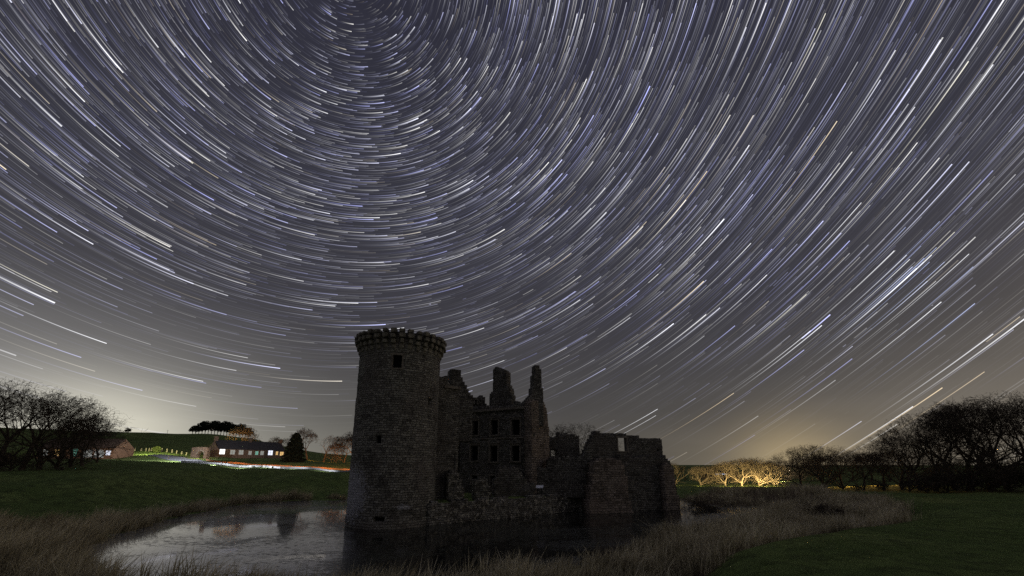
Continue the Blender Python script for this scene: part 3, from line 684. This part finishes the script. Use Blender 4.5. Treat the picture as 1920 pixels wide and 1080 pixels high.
proto('o', seed=7, height=10, trunk=.34, spread=.85, br=(4, 3, 3, 3, 3), tw=.026)
for k, (a, c) in PROTO.items():
    a.materials.append(M['bark']); c.materials.append(M['twig'])
LIT = {}
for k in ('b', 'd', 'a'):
    a, c = PROTO[k][0].copy(), PROTO[k][1].copy(); a.materials[0] = M['twig_lit']; c.materials[0] = M['twig_lit']; LIT[k] = (a, c)
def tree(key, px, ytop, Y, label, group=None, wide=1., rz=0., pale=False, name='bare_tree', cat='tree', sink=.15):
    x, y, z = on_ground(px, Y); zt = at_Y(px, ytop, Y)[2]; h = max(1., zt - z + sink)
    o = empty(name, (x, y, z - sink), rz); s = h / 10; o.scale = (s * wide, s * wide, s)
    tag(o, label, cat, group); P = (LIT if pale else PROTO)[key]
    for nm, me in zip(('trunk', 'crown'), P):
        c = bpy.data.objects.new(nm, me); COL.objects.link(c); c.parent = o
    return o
def leaf_mass(seed, n, shape, size):
    """small leaf faces scattered through a crown's volume; shape(rs) returns a point"""
    rs = np.random.RandomState(seed); c = np.array([shape(rs) for _ in range(n)]); a = rs.normal(0, 1, (n, 3)); b_ = rs.normal(0, 1, (n, 3))
    a /= np.linalg.norm(a, axis=1, keepdims=True); b_ -= a * (a * b_).sum(1, keepdims=True); b_ /= np.linalg.norm(b_, axis=1, keepdims=True)
    s = size * rs.uniform(.5, 1.3, (n, 1)); V = np.stack([c - a * s, c + b_ * s * .6, c + a * s, c - b_ * s * .6], 1).reshape(-1, 3)
    return V, np.arange(4 * n).reshape(-1, 4)
ORD = ['first', 'second', 'third', 'fourth', 'fifth', 'sixth', 'seventh', 'eighth', 'ninth', 'tenth', 'eleventh', 'twelfth', 'thirteenth', 'fourteenth', 'fifteenth', 'sixteenth', 'seventeenth', 'eighteenth', 'nineteenth', 'twentieth']
RN = random.Random(77)
def row(lst, text, group, keys, **kw):
    for i, (px, yt, Y) in enumerate(sorted(lst)):
        tree(keys[i % len(keys)], px, yt, Y, text % ORD[i], group, rz=RN.uniform(0, 6.28), **kw)
row([(-60, 716, 62), (-10, 714, 64), (38, 728, 66), (72, 746, 68), (104, 756, 70), (130, 771, 72), (153, 785, 76), (178, 800, 84)],
    'dark bare tree in the clump at the left edge, %s from the left', 'bare trees in the left clump', 'dacb', wide=1.0)
row([(1497, 842, 76), (1540, 832, 76), (1575, 838, 78), (1612, 848, 72), (1650, 832, 72), (1685, 815, 70), (1718, 795, 68), (1745, 785, 66), (1785, 765, 66), (1815, 757, 64), (1850, 748, 64), (1885, 738, 62), (1925, 736, 60), (1965, 742, 60)],
    'dark bare tree in the right-hand wood, %s from its left end', 'bare trees in the right-hand wood', 'abdc', wide=1.0)
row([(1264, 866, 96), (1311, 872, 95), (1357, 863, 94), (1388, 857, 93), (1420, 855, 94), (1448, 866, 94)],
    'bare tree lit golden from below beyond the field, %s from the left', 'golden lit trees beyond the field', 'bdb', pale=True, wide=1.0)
row([(1284, 873, 130), (1330, 872, 132), (1345, 868, 128), (1378, 862, 126), (1412, 861, 128), (1445, 864, 126), (1474, 862, 120), (1500, 856, 118), (1530, 850, 116), (1562, 852, 116), (1596, 850, 114), (1630, 848, 112), (1664, 845, 112), (1700, 840, 110)], 'grey bare tree in the far row behind golden trees, %s from the left', 'far trees behind the golden ones', 'bdo', wide=1.3)
tree('a', 1080, 795, 74, 'bare domed tree rising behind the broken walls right of the chimney gable', wide=1.15, rz=2.)
row([(512, 818, 175), (530, 821, 180), (574, 802, 155), (605, 815, 155), (627, 829, 165), (644, 820, 155), (660, 810, 152)], 'bare tree in the row left of the round tower, %s from the left', 'bare trees between cottage and round tower', 'oaoc', wide=1.1)
tree('o', 430, 797, 150, 'large spreading tree lit orange just behind the cottage roof', wide=1.15, rz=1., pale=False)
for px, yt, Y in [(405, 829, 165), (460, 830, 162), (477, 834, 165)]:
    tree('b', px, yt, Y, {405: 'low orange-lit tree behind the cottage gable', 460: 'low orange-lit tree behind the middle of the cottage roof', 477: 'low dark tree behind the right half of the cottage roof'}[px], 'low trees behind the cottage', rz=px)
# dense thorn shrubs
SHR = []
for v in range(3):
    l, t = grow_tree(50 + v, height=10, trunk=.08, spread=1.1, br=(6, 4, 3, 3), lowlimbs=8, tw=.028, twigs=8)
    SHR.append((np_mesh('stems', *tubes(l, 5)), np_mesh('crown', *tubes(t, 3))))
    SHR[-1][0].materials.append(M['bark']); SHR[-1][1].materials.append(M['twig'])
def shrub(px, ytop, Y, label, group=None, wide=1.2, v=0):
    x, y, z = on_ground(px, Y); h = max(.8, at_Y(px, ytop, Y)[2] - z + .1); o = empty('shrub', (x, y, z - .1), px); o.scale = (h / 10 * wide, h / 10 * wide, h / 10); tag(o, label, 'shrub', group)
    for nm, me in zip(('stem', 'crown'), SHR[v % 3]):
        c = bpy.data.objects.new(nm, me); COL.objects.link(c); c.parent = o
for i, (px, yt, Y) in enumerate([(-20, 815, 60), (18, 830, 61), (60, 858, 62), (110, 869, 63)]):
    shrub(px, yt, Y, 'dense dark shrub under the left clump of trees, %s from the left' % ORD[i], 'shrubs under the left trees', 1.15, i)
for i, (px, yt, Y) in enumerate([(1600, 900, 66), (1650, 895, 65), (1697, 880, 63), (1730, 872, 62), (1768, 865, 61), (1805, 858, 60), (1845, 855, 59), (1885, 850, 59), (1925, 848, 58)]):
    shrub(px, yt, Y, 'dense dark thicket shrub before the right-hand wood, %s from the left' % ORD[i], 'shrubs before the right-hand wood', 1.15, i)
shrub(1543, 926, 40, 'dark bramble shrub among the reeds on the right bank', None, 1.6, 1)
shrub(1305, 918, 56, 'dark scrubby bush at the foot of the broken corner tower', None, 1.5, 0)
shrub(1330, 928, 55, 'low bush at the water edge right of the corner tower', None, 1.3, 2)
# flat-crowned clump on the hill
def pine(seed):
    rs0 = np.random.RandomState(seed); lob = [(rs0.uniform(-2.6, 2.6), rs0.uniform(-2.6, 2.6), rs0.uniform(3.9, 8.2), rs0.uniform(1.1, 2.0)) for _ in range(14)]
    def sh(rs):
        x, y, z, r = lob[rs.randint(14)]; v = rs.normal(0, 1, 3); v /= np.linalg.norm(v); v *= r * rs.uniform(.4, 1) ** .5; return np.array([x + v[0], y + v[1], z + v[2] * .65])
    l = [((0, 0, 0), (rs0.uniform(-.3, .3), 0, 4.2), .24, .18)] + [((0, 0, 2.2), (x * .8, y * .8, z), .1, .05) for x, y, z, r in lob]
    l = [(np.array(a, float), np.array(b_, float), c, d) for a, b_, c, d in l]
    a = np_mesh('trunk', *tubes(l, 6)); c = np_mesh('crown', *leaf_mass(seed, 2600, sh, .32)); a.materials.append(M['bark']); c.materials.append(M['conifer']); return a, c
PINES = [pine(3), pine(4)]
for i, px in enumerate(range(350, 460, 6)):
    Y = 372 + (i * 37 % 13); x, y, z = on_ground(px, Y); s = (1.12 if 2 < i < 16 else .9) * (.95 + .1 * ((i * 7) % 5) / 4); o = empty('hilltop_tree', (x, y, z - .3), i * 2.1); o.scale = (s * 1.05, s * 1.05, s * (1.05 + .22 * ((i * 5) % 4) / 3))
    tag(o, 'flat-crowned dark tree in the clump on the hilltop, %s from the left' % ORD[i], 'tree', 'clump of trees on the hilltop')
    for nm, me in zip(('trunk', 'crown'), PINES[i % 2]):
        c = bpy.data.objects.new(nm, me); COL.objects.link(c); c.parent = o
x, y, z = on_ground(227, 372); o = empty('hilltop_tree', (x, y, z - .2), 1); o.scale = (.72, .72, .62); tag(o, 'small lone round-topped tree on the skyline left of the hilltop clump', 'tree')
for nm, me in zip(('trunk', 'crown'), PINES[0]):
    c = bpy.data.objects.new(nm, me); COL.objects.link(c); c.parent = o
x, y, z = on_ground(302, 372); pm = MB(); pm.tube((0, 0, 0), (0, 0, 3.6), .12, .08); pm.box(-.7, .7, -.06, .06, 2.9, 3.05)
tag(pm.build('utility_pole', M['bark'], None, (x, y, z)), 'tiny utility pole with a crossarm on the hill skyline', 'pole')
# conifer
a0 = lambda rs: rs.uniform(-1.6, 1.6)
def cone_shape(rs):
    t = rs.uniform(0, 1) ** .8; z = 9.8 * (1 - t) + .2 * t; r = (.5 + 3.9 * (1 - z / 10) ** .62) * (.75 + .25 * math.sin(z * 5 + a0(rs))); a = rs.uniform(0, 6.28); q = rs.uniform(.35, 1.) ** .5
    return np.array([math.cos(a) * r * q, math.sin(a) * r * q, z - .35 * q * r * .5])
x, y, z = on_ground(549, 128); o = empty('conifer', (x, y, z - .1)); h = (at_Y(548, 810, 128)[2] - z) / 10; o.scale = (h, h, h); tag(o, 'dark dense conical conifer at the right end of the cottage', 'tree')
tm_ = MB(); tm_.tube((0, 0, 0), (0, 0, 9.3), .25, .04); tm_.build('trunk', M['bark'], o); link('crown', np_mesh('crown', *leaf_mass(9, 7000, cone_shape, .34)), M['conifer'], o)
# round clipped bush on the lawn
x, y, z = on_ground(287, 138)
def ball(rs):
    v = rs.normal(0, 1, 3); v /= np.linalg.norm(v); return np.array([v[0] * .95, v[1] * .95, .85 + v[2] * .85]) * rs.uniform(.75, 1.03)
o = empty('bush', (x, y, z)); tag(o, 'small rounded yellow-green bush on the lit lawn', 'bush'); o.scale = (1.25, 1.25, 1.1)
link('crown', np_mesh('crown', *leaf_mass(12, 1800, ball, .12)), plain('bush_leaf', (.1, .12, .03), (.06, .07, .02), scale=4, bmp=0), o)
sm_ = MB(); sm_.tube((0, 0, 0), (0, 0, .8), .07, .05); sm_.build('stem', M['bark'], o)

# ------------------------------------------------------------------ cottage, visitor building, gateway, road
M['roof'] = plain('slate_roof', (.06, .06, .065), (.035, .035, .04), scale=2)
M['redroof'] = plain('clay_roof', (.15, .105, .075), (.1, .07, .05), scale=2)
M['cottage'] = stone('cottage_stone', (.30, .22, .16), (.22, .16, .12), (.26, .18, .13), bw=.5, bh=.22, dark=.3)
M['lit_white'] = glow('lit_window', (1., .97, .95), 1.6); M['lit_blue'] = glow('lit_window_cool', (.8, .85, 1.), 1.2); M['lit_dim'] = glow('dim_window', (.62, .66, .6), .38)
M['lit_warm'] = glow('warm_window', (1., .62, .22), .8); M['lit_green'] = glow('green_window', (.25, .8, .62), .45); M['lit_grey'] = glow('grey_window', (.75, .78, .74), .42)
M['frame'] = plain('window_frame', (.55, .5, .44), (.45, .4, .35), bmp=0)
def gabled(name, P0, P1, depth, eave, ridge, wallm, roofm, label, cat, wins, chimneys=(), door=None):
    """long building: front wall from P0 to P1 (plan), gabled roof along it"""
    P0 = np.array(P0); P1 = np.array(P1); e = P1 - P0; L = np.linalg.norm(e); u = e / L; n = np.array([-u[1], u[0]])
    if n @ P0 < 0: n = -n
    z0 = min(zg(*P0), zg(*P1), zg(*(P0 + n * depth))) - .3; ze = max(zg(*P0), zg(*P1)) 
    o = empty(name, (P0[0], P0[1], z0), math.atan2(u[1], u[0])); tag(o, label, cat)
    E = ze - z0 + eave; R = ze - z0 + ridge; s = 1 if (u[0] * n[1] - u[1] * n[0]) > 0 else -1; D = depth * s
    b_ = MB(); b_.poly([(0, 0, 0), (L, 0, 0), (L, D, 0), (0, D, 0), (0, 0, E), (L, 0, E), (L, D, E), (0, D, E), (0, D / 2, R), (L, D / 2, R)], [(0, 1, 5, 4), (2, 3, 7, 6), (1, 2, 6, 9, 5), (3, 0, 4, 8, 7)])
    b_.build('wall', wallm, o)
    r = MB(); ov = .3; sl = (R - E) / (D / 2); g = .12
    for y0 in (0, D):
        sg = -1 if y0 == 0 else 1; ya = y0 + sg * ov * s; za = E - abs(sl) * ov + g; r.hexa([(g, ya, za), (L - g, ya, za), (L - g, D / 2, R + g), (g, D / 2, R + g), (g, ya, za + .16), (L - g, ya, za + .16), (L - g, D / 2, R + .28), (g, D / 2, R + .28)])
    rf = r.build('roof', roofm, o)
    for cx in chimneys:
        c = MB(); c.box(cx * L - .45, cx * L + .45, D / 2 - .4, D / 2 + .4, R - .3, R + 1.1); c.box(cx * L - .55, cx * L + .55, D / 2 - .5, D / 2 + .5, R + 1.1, R + 1.3); c.build('chimney', wallm, rf)
    for (a, w_, zb, h_, mt, arch) in wins:
        f = MB(); x0, x1 = a * L - w_ / 2, a * L + w_ / 2; zb += ze - z0; t = .09
        yo = lambda d0: -d0 * s
        for q in [(x0 - t, x0, zb - t, zb + h_ + t), (x1, x1 + t, zb - t, zb + h_ + t), (x0, x1, zb + h_, zb + h_ + t), (x0, x1, zb - t, zb), ((x0 + x1) / 2 - .03, (x0 + x1) / 2 + .03, zb, zb + h_), (x0, x1, zb + h_ * .5 - .025, zb + h_ * .5 + .025)]:
            f.box(q[0], q[1], min(yo(0), yo(.09)), max(yo(0), yo(.09)), q[2], q[3])
        w0 = f.build('window', M['frame'], o); p_ = MB()
        if arch: 
            pts = [(x0, zb), (x1, zb)] + [((x0 + x1) / 2 + w_ / 2 * math.cos(t_), zb + h_ * .6 + h_ * .4 * math.sin(t_)) for t_ in np.linspace(0, math.pi, 9)]
        else: pts = [(x0, zb), (x1, zb), (x1, zb + h_), (x0, zb + h_)]
        p_.poly([(x_, yo(.03), z_) for x_, z_ in pts], [tuple(range(len(pts)))]); p_.build('pane', M[mt], w0)
    if door is not None:
        d_ = MB(); d_.box(door * L - .5, door * L + .5, min(0, -.06 * s), max(0, -.06 * s), ze - z0 - .2, ze - z0 + 2.); d_.build('door', M['bark'], o)
    return o
def gp(px, Y): q = on_ground(px, Y); return q[0], q[1]
gabled('cottage', gp(403, 132), gp(531, 150), 6.0, 2.5, 5.0, M['cottage'], M['roof'], 'long low stone cottage with a dark roof and brightly lit windows', 'house',
       [(.06, 1.5, .9, 1.5, 'lit_white', 0), (.2, 1.3, .9, 1.3, 'lit_dim', 0), (.32, 1.3, .9, 1.3, 'lit_dim', 0), (.45, .9, .9, 1.1, 'lit_dim', 0), (.55, .9, .9, 1.1, 'lit_green', 0), (.63, 1., .9, 1.2, 'lit_dim', 0), (.76, 1.5, .9, 1.5, 'lit_blue', 0), (.865, .7, 1., 1.1, 'lit_warm', 0), (.945, 1.2, .8, 1.2, 'lit_warm', 0)], (.02, .5, .98), .7)
gabled('visitor_building', gp(60, 110), gp(206, 112), 7.0, 2.6, 4.9, plain('red_render', (.26, .165, .105), (.2, .125, .08), scale=2), M['redroof'], 'reddish low building with arched glowing windows behind the left trees', 'building',
       [(.12, 1.2, .7, 1.5, 'lit_grey', 0), (.27, 1.2, .7, 1.5, 'lit_warm', 0), (.5, 1.2, .6, 1.8, 'lit_green', 0), (.67, 2.2, .3, 2.0, 'lit_grey', 1), (.82, 2.2, .3, 1.9, 'lit_grey', 1), (.935, 1.1, .9, 1.1, 'lit_blue', 0)], ())
# gateway arch
x, y, z = on_ground(370.5, 122); o = empty('stone_gateway', (x, y, z - .2), -.1); tag(o, 'pale stone block with a round archway beside the road', 'gateway')
gm = MB(); W2, Hh = 2.45, 3.1; ax, ar, az_ = .55, .95, 1.25
arc = [(ax + ar * math.cos(t), az_ + ar * .85 * math.sin(t)) for t in np.linspace(math.pi, 0, 11)]
out = [(-W2, 0), (ax - ar, 0)] + arc + [(ax + ar, 0), (W2, 0), (W2, Hh), (.4, Hh + .12), (-W2 + .2, Hh)]
k = len(out); fr = [(a, -.5, b_) for a, b_ in out]; bk = [(a, .5, b_) for a, b_ in out]
gm.poly(fr + bk, [tuple(range(k)), tuple(range(k, 2 * k))[::-1]] + [(j, k + j, k + (j + 1) % k, (j + 1) % k) for j in range(k)])
gm.build('wall', M['cottage'], o)
vm = MB()
for j in range(10):
    t0, t1 = math.pi * j / 10 + .03, math.pi * (j + 1) / 10 - .03; q = lambda t, r: (ax + r * math.cos(t), az_ + r * .9 * math.sin(t))
    a, b_, c, d = q(t0, ar + .02), q(t1, ar + .02), q(t1, ar + .38), q(t0, ar + .38); vm.hexa([(a[0], -.56, a[1]), (b_[0], -.56, b_[1]), (b_[0], -.3, b_[1]), (a[0], -.3, a[1]), (d[0], -.56, d[1]), (c[0], -.56, c[1]), (c[0], -.3, c[1]), (d[0], -.3, d[1])])
vm.build('arch_ring', M['dressed'], o)
# lawn posts
pmz = MB(); pmz.box(-.12, .12, -.1, .1, 0, 1.0); pmz.poly([(-.12, -.1, 1.), (.12, -.1, 1.), (.12, .1, 1.), (-.12, .1, 1.), (0, 0, 1.2)], [(0, 1, 4), (1, 2, 4), (2, 3, 4), (3, 0, 4)])
pme = pmz.mesh('lawn_post'); pme.materials.append(plain('post_wood', (.45, .38, .28), (.35, .28, .2)))
for i, px in enumerate([246, 258, 267, 273, 278, 297, 307, 317, 326, 336, 345]):
    x, y, z = on_ground(px, 143); o = bpy.data.objects.new('fence_post', pme); COL.objects.link(o); o.location = (x, y, z - .1)
    tag(o, 'pale pointed post along the back of the lit lawn, %s from the left' % ORD[i], 'post', 'posts along the lawn')
# roads
def strip(name, pts, width, material, dz, group=None):
    P = np.array([(on_ground(px, Y)[0], Y) for px, Y in pts]); t = np.linspace(0, len(P) - 1, 120); P = np.stack([np.interp(t, np.arange(len(P)), P[:, i]) for i in (0, 1)], 1)
    d = np.gradient(P, axis=0); d /= np.linalg.norm(d, axis=1, keepdims=True); n = np.stack([-d[:, 1], d[:, 0]], 1); rows = []
    for s in np.linspace(-.5, .5, 7): q = P + n * width * s; rows.append(np.column_stack([q, zground(q[:, 0], q[:, 1]) + dz]))
    V = np.concatenate(rows); m_ = len(P); Q = [(a * m_ + i, a * m_ + i + 1, (a + 1) * m_ + i + 1, (a + 1) * m_ + i) for a in range(6) for i in range(m_ - 1)]
    me = np_mesh(name, V, Q); me.flip_normals() if me.polygons[0].normal.z < 0 else None
    return tag(link(name, me, material), kind='structure')
strip('road', [(270, 122), (300, 119), (330, 113), (370, 109), (420, 106), (480, 105), (560, 104), (660, 103), (760, 100)], 4.5, plain('asphalt', (.22, .22, .23), (.16, .16, .17), scale=3), .07)
def low_wall(name, pts, h, th, material, label):
    P = np.array([(on_ground(px, Y)[0], Y) for px, Y in pts]); t = np.linspace(0, len(P) - 1, 150); P = np.stack([np.interp(t, np.arange(len(P)), P[:, i]) for i in (0, 1)], 1)
    d = np.gradient(P, axis=0); d /= np.linalg.norm(d, axis=1, keepdims=True); n = np.stack([-d[:, 1], d[:, 0]], 1); rs = np.random.RandomState(3); w = MB()
    A, B = P - n * th / 2, P + n * th / 2; za = zground(P[:, 0], P[:, 1]) - .1; zt = za + .1 + h + rs.uniform(-.04, .04, len(P)); m_ = len(P)
    V = [(*A[i], za[i]) for i in range(m_)] + [(*B[i], za[i]) for i in range(m_)] + [(*A[i], zt[i]) for i in range(m_)] + [(*B[i], zt[i]) for i in range(m_)]
    Q = [q for i in range(m_ - 1) for q in ((i, i + 1, 2 * m_ + i + 1, 2 * m_ + i), (m_ + i + 1, m_ + i, 3 * m_ + i, 3 * m_ + i + 1), (2 * m_ + i, 2 * m_ + i + 1, 3 * m_ + i + 1, 3 * m_ + i))] + [(0, 2 * m_, 3 * m_, m_), (m_ - 1, 2 * m_ - 1, 4 * m_ - 1, 3 * m_ - 1)]
    w.poly(V, Q); tag(w.build(name, material), label, 'wall')
low_wall('headlight_streak_wall', [(338, 104), (375, 103), (420, 102.5), (480, 102.5), (560, 102), (660, 101), (740, 99)], .42, .35, plain('headlight_streak_base', (.6, .6, .6), (.45, .45, .46), scale=3), 'low added wall standing in for white headlight streak below the cottage')  # added wall, its pale face stands in for a white headlight streak
low_wall('taillight_streak_wall', [(385, 113), (430, 110), (480, 109.5), (560, 109), (660, 108), (740, 105)], .36, .4, plain('taillight_streak_base', (.42, .22, .12), (.32, .16, .08), scale=3), 'low added wall standing in for orange taillight streak between cottage and road')  # added wall, its red face stands in for an orange taillight streak
sb = MB(); sb.box(-.28, .28, -.22, .22, 0, .5); sme = sb.mesh('boundary_stone', bevel=.08); sme.materials.append(plain('white_stone', (.6, .58, .54), (.45, .43, .4)))
for i, (px, Y) in enumerate([(398, 103.5), (449, 102), (470, 101.6), (494, 101.5), (507, 101.3), (528, 101)]):
    x, y, z = on_ground(px, Y); o = bpy.data.objects.new('boundary_stone', sme); COL.objects.link(o); o.location = (x, y, z - .05); o.rotation_euler = (0, 0, i * 1.3)
    tag(o, 'small pale stone on the road edge, %s from the left' % ORD[i], 'stone', 'stones along the road edge')
x, y, z = on_ground(312, 112); bm_ = MB(); bm_.tube((0, 0, 0), (0, 0, .95), .13, .11); bm_.tube((0, 0, .95), (0, 0, 1.08), .16, .05)
tag(bm_.build('bollard', M['bark'], None, (x, y, z)), 'short dark bollard at the bend of the lit road', 'bollard')
# lamp row in the distance on the right
x, y, z = on_ground(1352, 140); o = empty('distant_shed', (x, y, z)); tag(o, 'distant low shed with a row of tiny white lights among the golden trees', 'shed')
b_ = MB(); b_.box(-5, 5, 0, 4, 0, 2.2); b_.poly([(-5.2, -.2, 2.2), (5.2, -.2, 2.2), (5.2, 4.2, 2.2), (-5.2, 4.2, 2.2), (-5.2, 2, 3.2), (5.2, 2, 3.2)], [(0, 1, 5, 4), (2, 3, 4, 5), (1, 2, 5), (3, 0, 4)]); b_.build('wall', M['roof'], o)
for k in range(7):
    l = MB(); l.box(-2.0 + k * .55, -1.75 + k * .55, -.12, 0, 1.5, 1.75); l.build('lamp', M['lit_blue'], o)

# ------------------------------------------------------------------ reeds and grass blades
m, N, b = mat('dry_reed'); at = N.new('ShaderNodeAttribute'); at.attribute_name = 'tone'
N.l.new(N.ramp(at.outputs['Fac'], [(0., (.11, .095, .055)), (.4, (.39, .335, .20)), (.75, (.62, .545, .345)), (1., (.78, .70, .48))]), b.inputs['Base Color']); M['reed'] = m
m, N, b = mat('grass_blade'); at = N.new('ShaderNodeAttribute'); at.attribute_name = 'tone'
N.l.new(N.ramp(at.outputs['Fac'], [(0., (.08, .13, .035)), (.6, (.17, .24, .07)), (1., (.28, .31, .13))]), b.inputs['Base Color']); M['blade'] = m
def edge(x, y): return .9 * np.sin(x * .7 + 1.5 * np.sin(y * .45)) * np.sin(y * .6 + np.sin(x * .4)) + .5 * np.sin(x * 1.9 + y * 1.3) * np.sin(y * 1.7 - x)
def blades(name, polys, hmin, hmax, width, material, seed, lean=.25, tag_=None, clump=True):
    rs = np.random.RandomState(seed); PP = []; TT = []
    for poly, n in polys:
        lo, hi = poly.min(0), poly.max(0); got = []
        while sum(map(len, got)) < n:
            q = rs.uniform(lo, hi, (n * 2, 2)); q = q[sdist(q[:, 0], q[:, 1], poly) + (edge(q[:, 0], q[:, 1]) if clump else 0) < 0]
            if clump:
                q = q[sdist(q[:, 0], q[:, 1], BASIN) > -.35]
                f = np.sin(q[:, 0] * .9 + 1.3 * np.sin(q[:, 1] * .55)) * np.sin(q[:, 1] * .8 + np.sin(q[:, 0] * .7)); q = q[rs.uniform(-1.3, 1, len(q)) < f + .3]
            got.append(q)
        q = np.concatenate(got)[:n]
        if clump:                                   # tussocks: most stems crowd round a centre and lean away from it
            k = max(1, n // 45); ctr = q[:k]; w_ = rs.randint(0, k, n); t = rs.uniform(0, 1, n) < .78
            r_ = np.abs(rs.normal(0, .34, n)); a_ = rs.uniform(0, 6.28, n); q = np.where(t[:, None], ctr[w_] + np.stack([np.cos(a_), np.sin(a_)], 1) * r_[:, None], q); TT.append(np.where(t, w_, -1 - np.arange(n)))
        PP.append(q)
    P = np.concatenate(PP); n = len(P); Z = np.maximum(zground(P[:, 0], P[:, 1]), -.15) - .05
    big = .5 + .5 * np.sin(P[:, 0] * .45 + 2 * np.sin(P[:, 1] * .3)) * np.sin(P[:, 1] * .5 + 1.)
    h = rs.uniform(hmin, hmax, n) * (.6 + .65 * big)
    if clump: ck = np.random.RandomState(9).uniform(.45, 1.45, 100000)[np.concatenate(TT) % 100000]; h = h * ck
    a = rs.uniform(0, 6.28, n); wv = np.stack([np.cos(a), np.sin(a), np.zeros(n)], 1) * width * rs.uniform(.6, 1.3, (n, 1)) / 2
    la = rs.normal(.6, 1.1, n); lm = np.abs(rs.normal(0, lean, n)) * h; L = np.stack([np.cos(la) * lm, np.sin(la) * lm, np.zeros(n)], 1)
    B = np.column_stack([P, Z]); up = np.array([0, 0, 1.]); pts = []
    for t, wk in ((0, 1.), (.55, .85), (1., .12)):
        c = B + up * (h * t)[:, None] * (1 - .12 * t) + L * t * t; pts += [c - wv * wk, c + wv * wk]
    V = np.stack(pts, 1).reshape(-1, 3); bs = (np.arange(n) * 6)[:, None]; Q = np.concatenate([bs + [0, 1, 3, 2], bs + [2, 3, 5, 4]])
    pat = np.sin(P[:, 0] * 1.1 + 1.7 * np.sin(P[:, 1] * .6)) * np.sin(P[:, 1] * .9 + 1.5 * np.sin(P[:, 0] * .5)); tone = np.clip(rs.normal(.42, .2, n) + (.3 * (ck - .95) if clump else 0) + .3 * (big - .5) + .22 * pat, 0, 1); tone = np.repeat(tone, 6) * np.tile([.75, .75, 1, 1, 1.15, 1.15], n)
    o = link(name, np_mesh(name, V, Q, attrs={'tone': np.clip(tone, 0, 1)}), material); tag(o, *tag_, kind='stuff'); return o
blades('reeds', [(REED_R, 105000), (REED_L, 50000), (REED_F, 9000), (REED_N, 1500)], .5, 1.3, .034, M['reed'], 1, lean=.5, tag_=('dry brown reeds along the banks of the moat', 'reeds'))
GR = np.array([(3, 11), (10, 13), (18, 17), (30, 26), (44, 42), (40, 56), (24, 38), (14, 24), (6, 16)], float)
blades('grass', [(np.array([(4, 12.5), (20, 11), (44, 30), (48, 45), (30, 48), (22, 30), (14, 20), (7, 15)], float), 70000)], .05, .14, .022, M['blade'], 2, lean=.5, tag_=('short mown grass of the field on the right bank', 'grass'), clump=False)

# ------------------------------------------------------------------ spots added without lamp bodies: lit yard, lawn and trees, plus streak walls
def lamp(name, px, py, Y, color, power, aim, cone=110, radius=.25):
    """added spot without a body: aim = (px, py, Y) of the spot it lights"""
    q = at_Y(px, py, Y); L = bpy.data.lights.new(name, 'SPOT'); L.color = color; L.energy = power; L.shadow_soft_size = radius; L.spot_size = math.radians(cone); L.spot_blend = .6
    o = bpy.data.objects.new(name, L); COL.objects.link(o); o.location = q; o.rotation_euler = Vector(at_Y(*aim) - q).to_track_quat('-Z', 'Y').to_euler()
WARM = (1., .52, .14)
lamp('yard_light', 320, 828, 104, (.85, .9, 1.), 9000, (325, 860, 113), 120)
lamp('lawn_light', 290, 822, 124, (.95, 1., .5), 26000, (285, 850, 138), 140)
lamp('gate_light', 372, 850, 114, (1., .8, .62), 1800, (376, 850, 122), 120)
lamp('gable_light', 388, 848, 124, (1., .62, .4), 700, (396, 846, 134), 110)
for px in (420, 480, 540, 600, 655): lamp('taillight_streak_spot', px, 866, 104.8, (1., .42, .1), 850, (px, 871, 109.5), 150)  # added spots that turn the red streak wall orange
for px in (350, 400, 450, 500, 550, 610): lamp('headlight_streak_spot', px, 871, 98.5, (.85, .9, 1.), 900 if px < 520 else 450, (px, 872, 103), 140)  # added spots that whiten the pale streak wall
lamp('tree_light', 432, 843, 141, WARM, 9000, (432, 815, 151), 100)
lamp('building_light', 190, 862, 102, (1., .6, .35), 2000, (175, 848, 112), 140)
for px in (585, 625, 655): lamp('wood_light', px, 858, 147, (1., .42, .12), 1600, (px, 846, 158), 110)
for px, pw in ((1262, 900), (1311, 1100), (1350, 900), (1370, 1200), (1392, 1300), (1412, 1300), (1432, 1500), (1452, 1200)): lamp('roadside_light', px, 908, 90.5, (1., .73, .33), pw, (px + 2, 897, 94), 100)
for px, pw in ((1540, 700), (1590, 700), (1640, 900), (1690, 1100), (1800, 500)): lamp('roadside_light', px, 905, 86, (1., .5, .1), pw, (px, 895, 75), 110)
lamp('far_light', 1466, 902, 112, (1., .85, .6), 5000, (1468, 885, 121), 90)
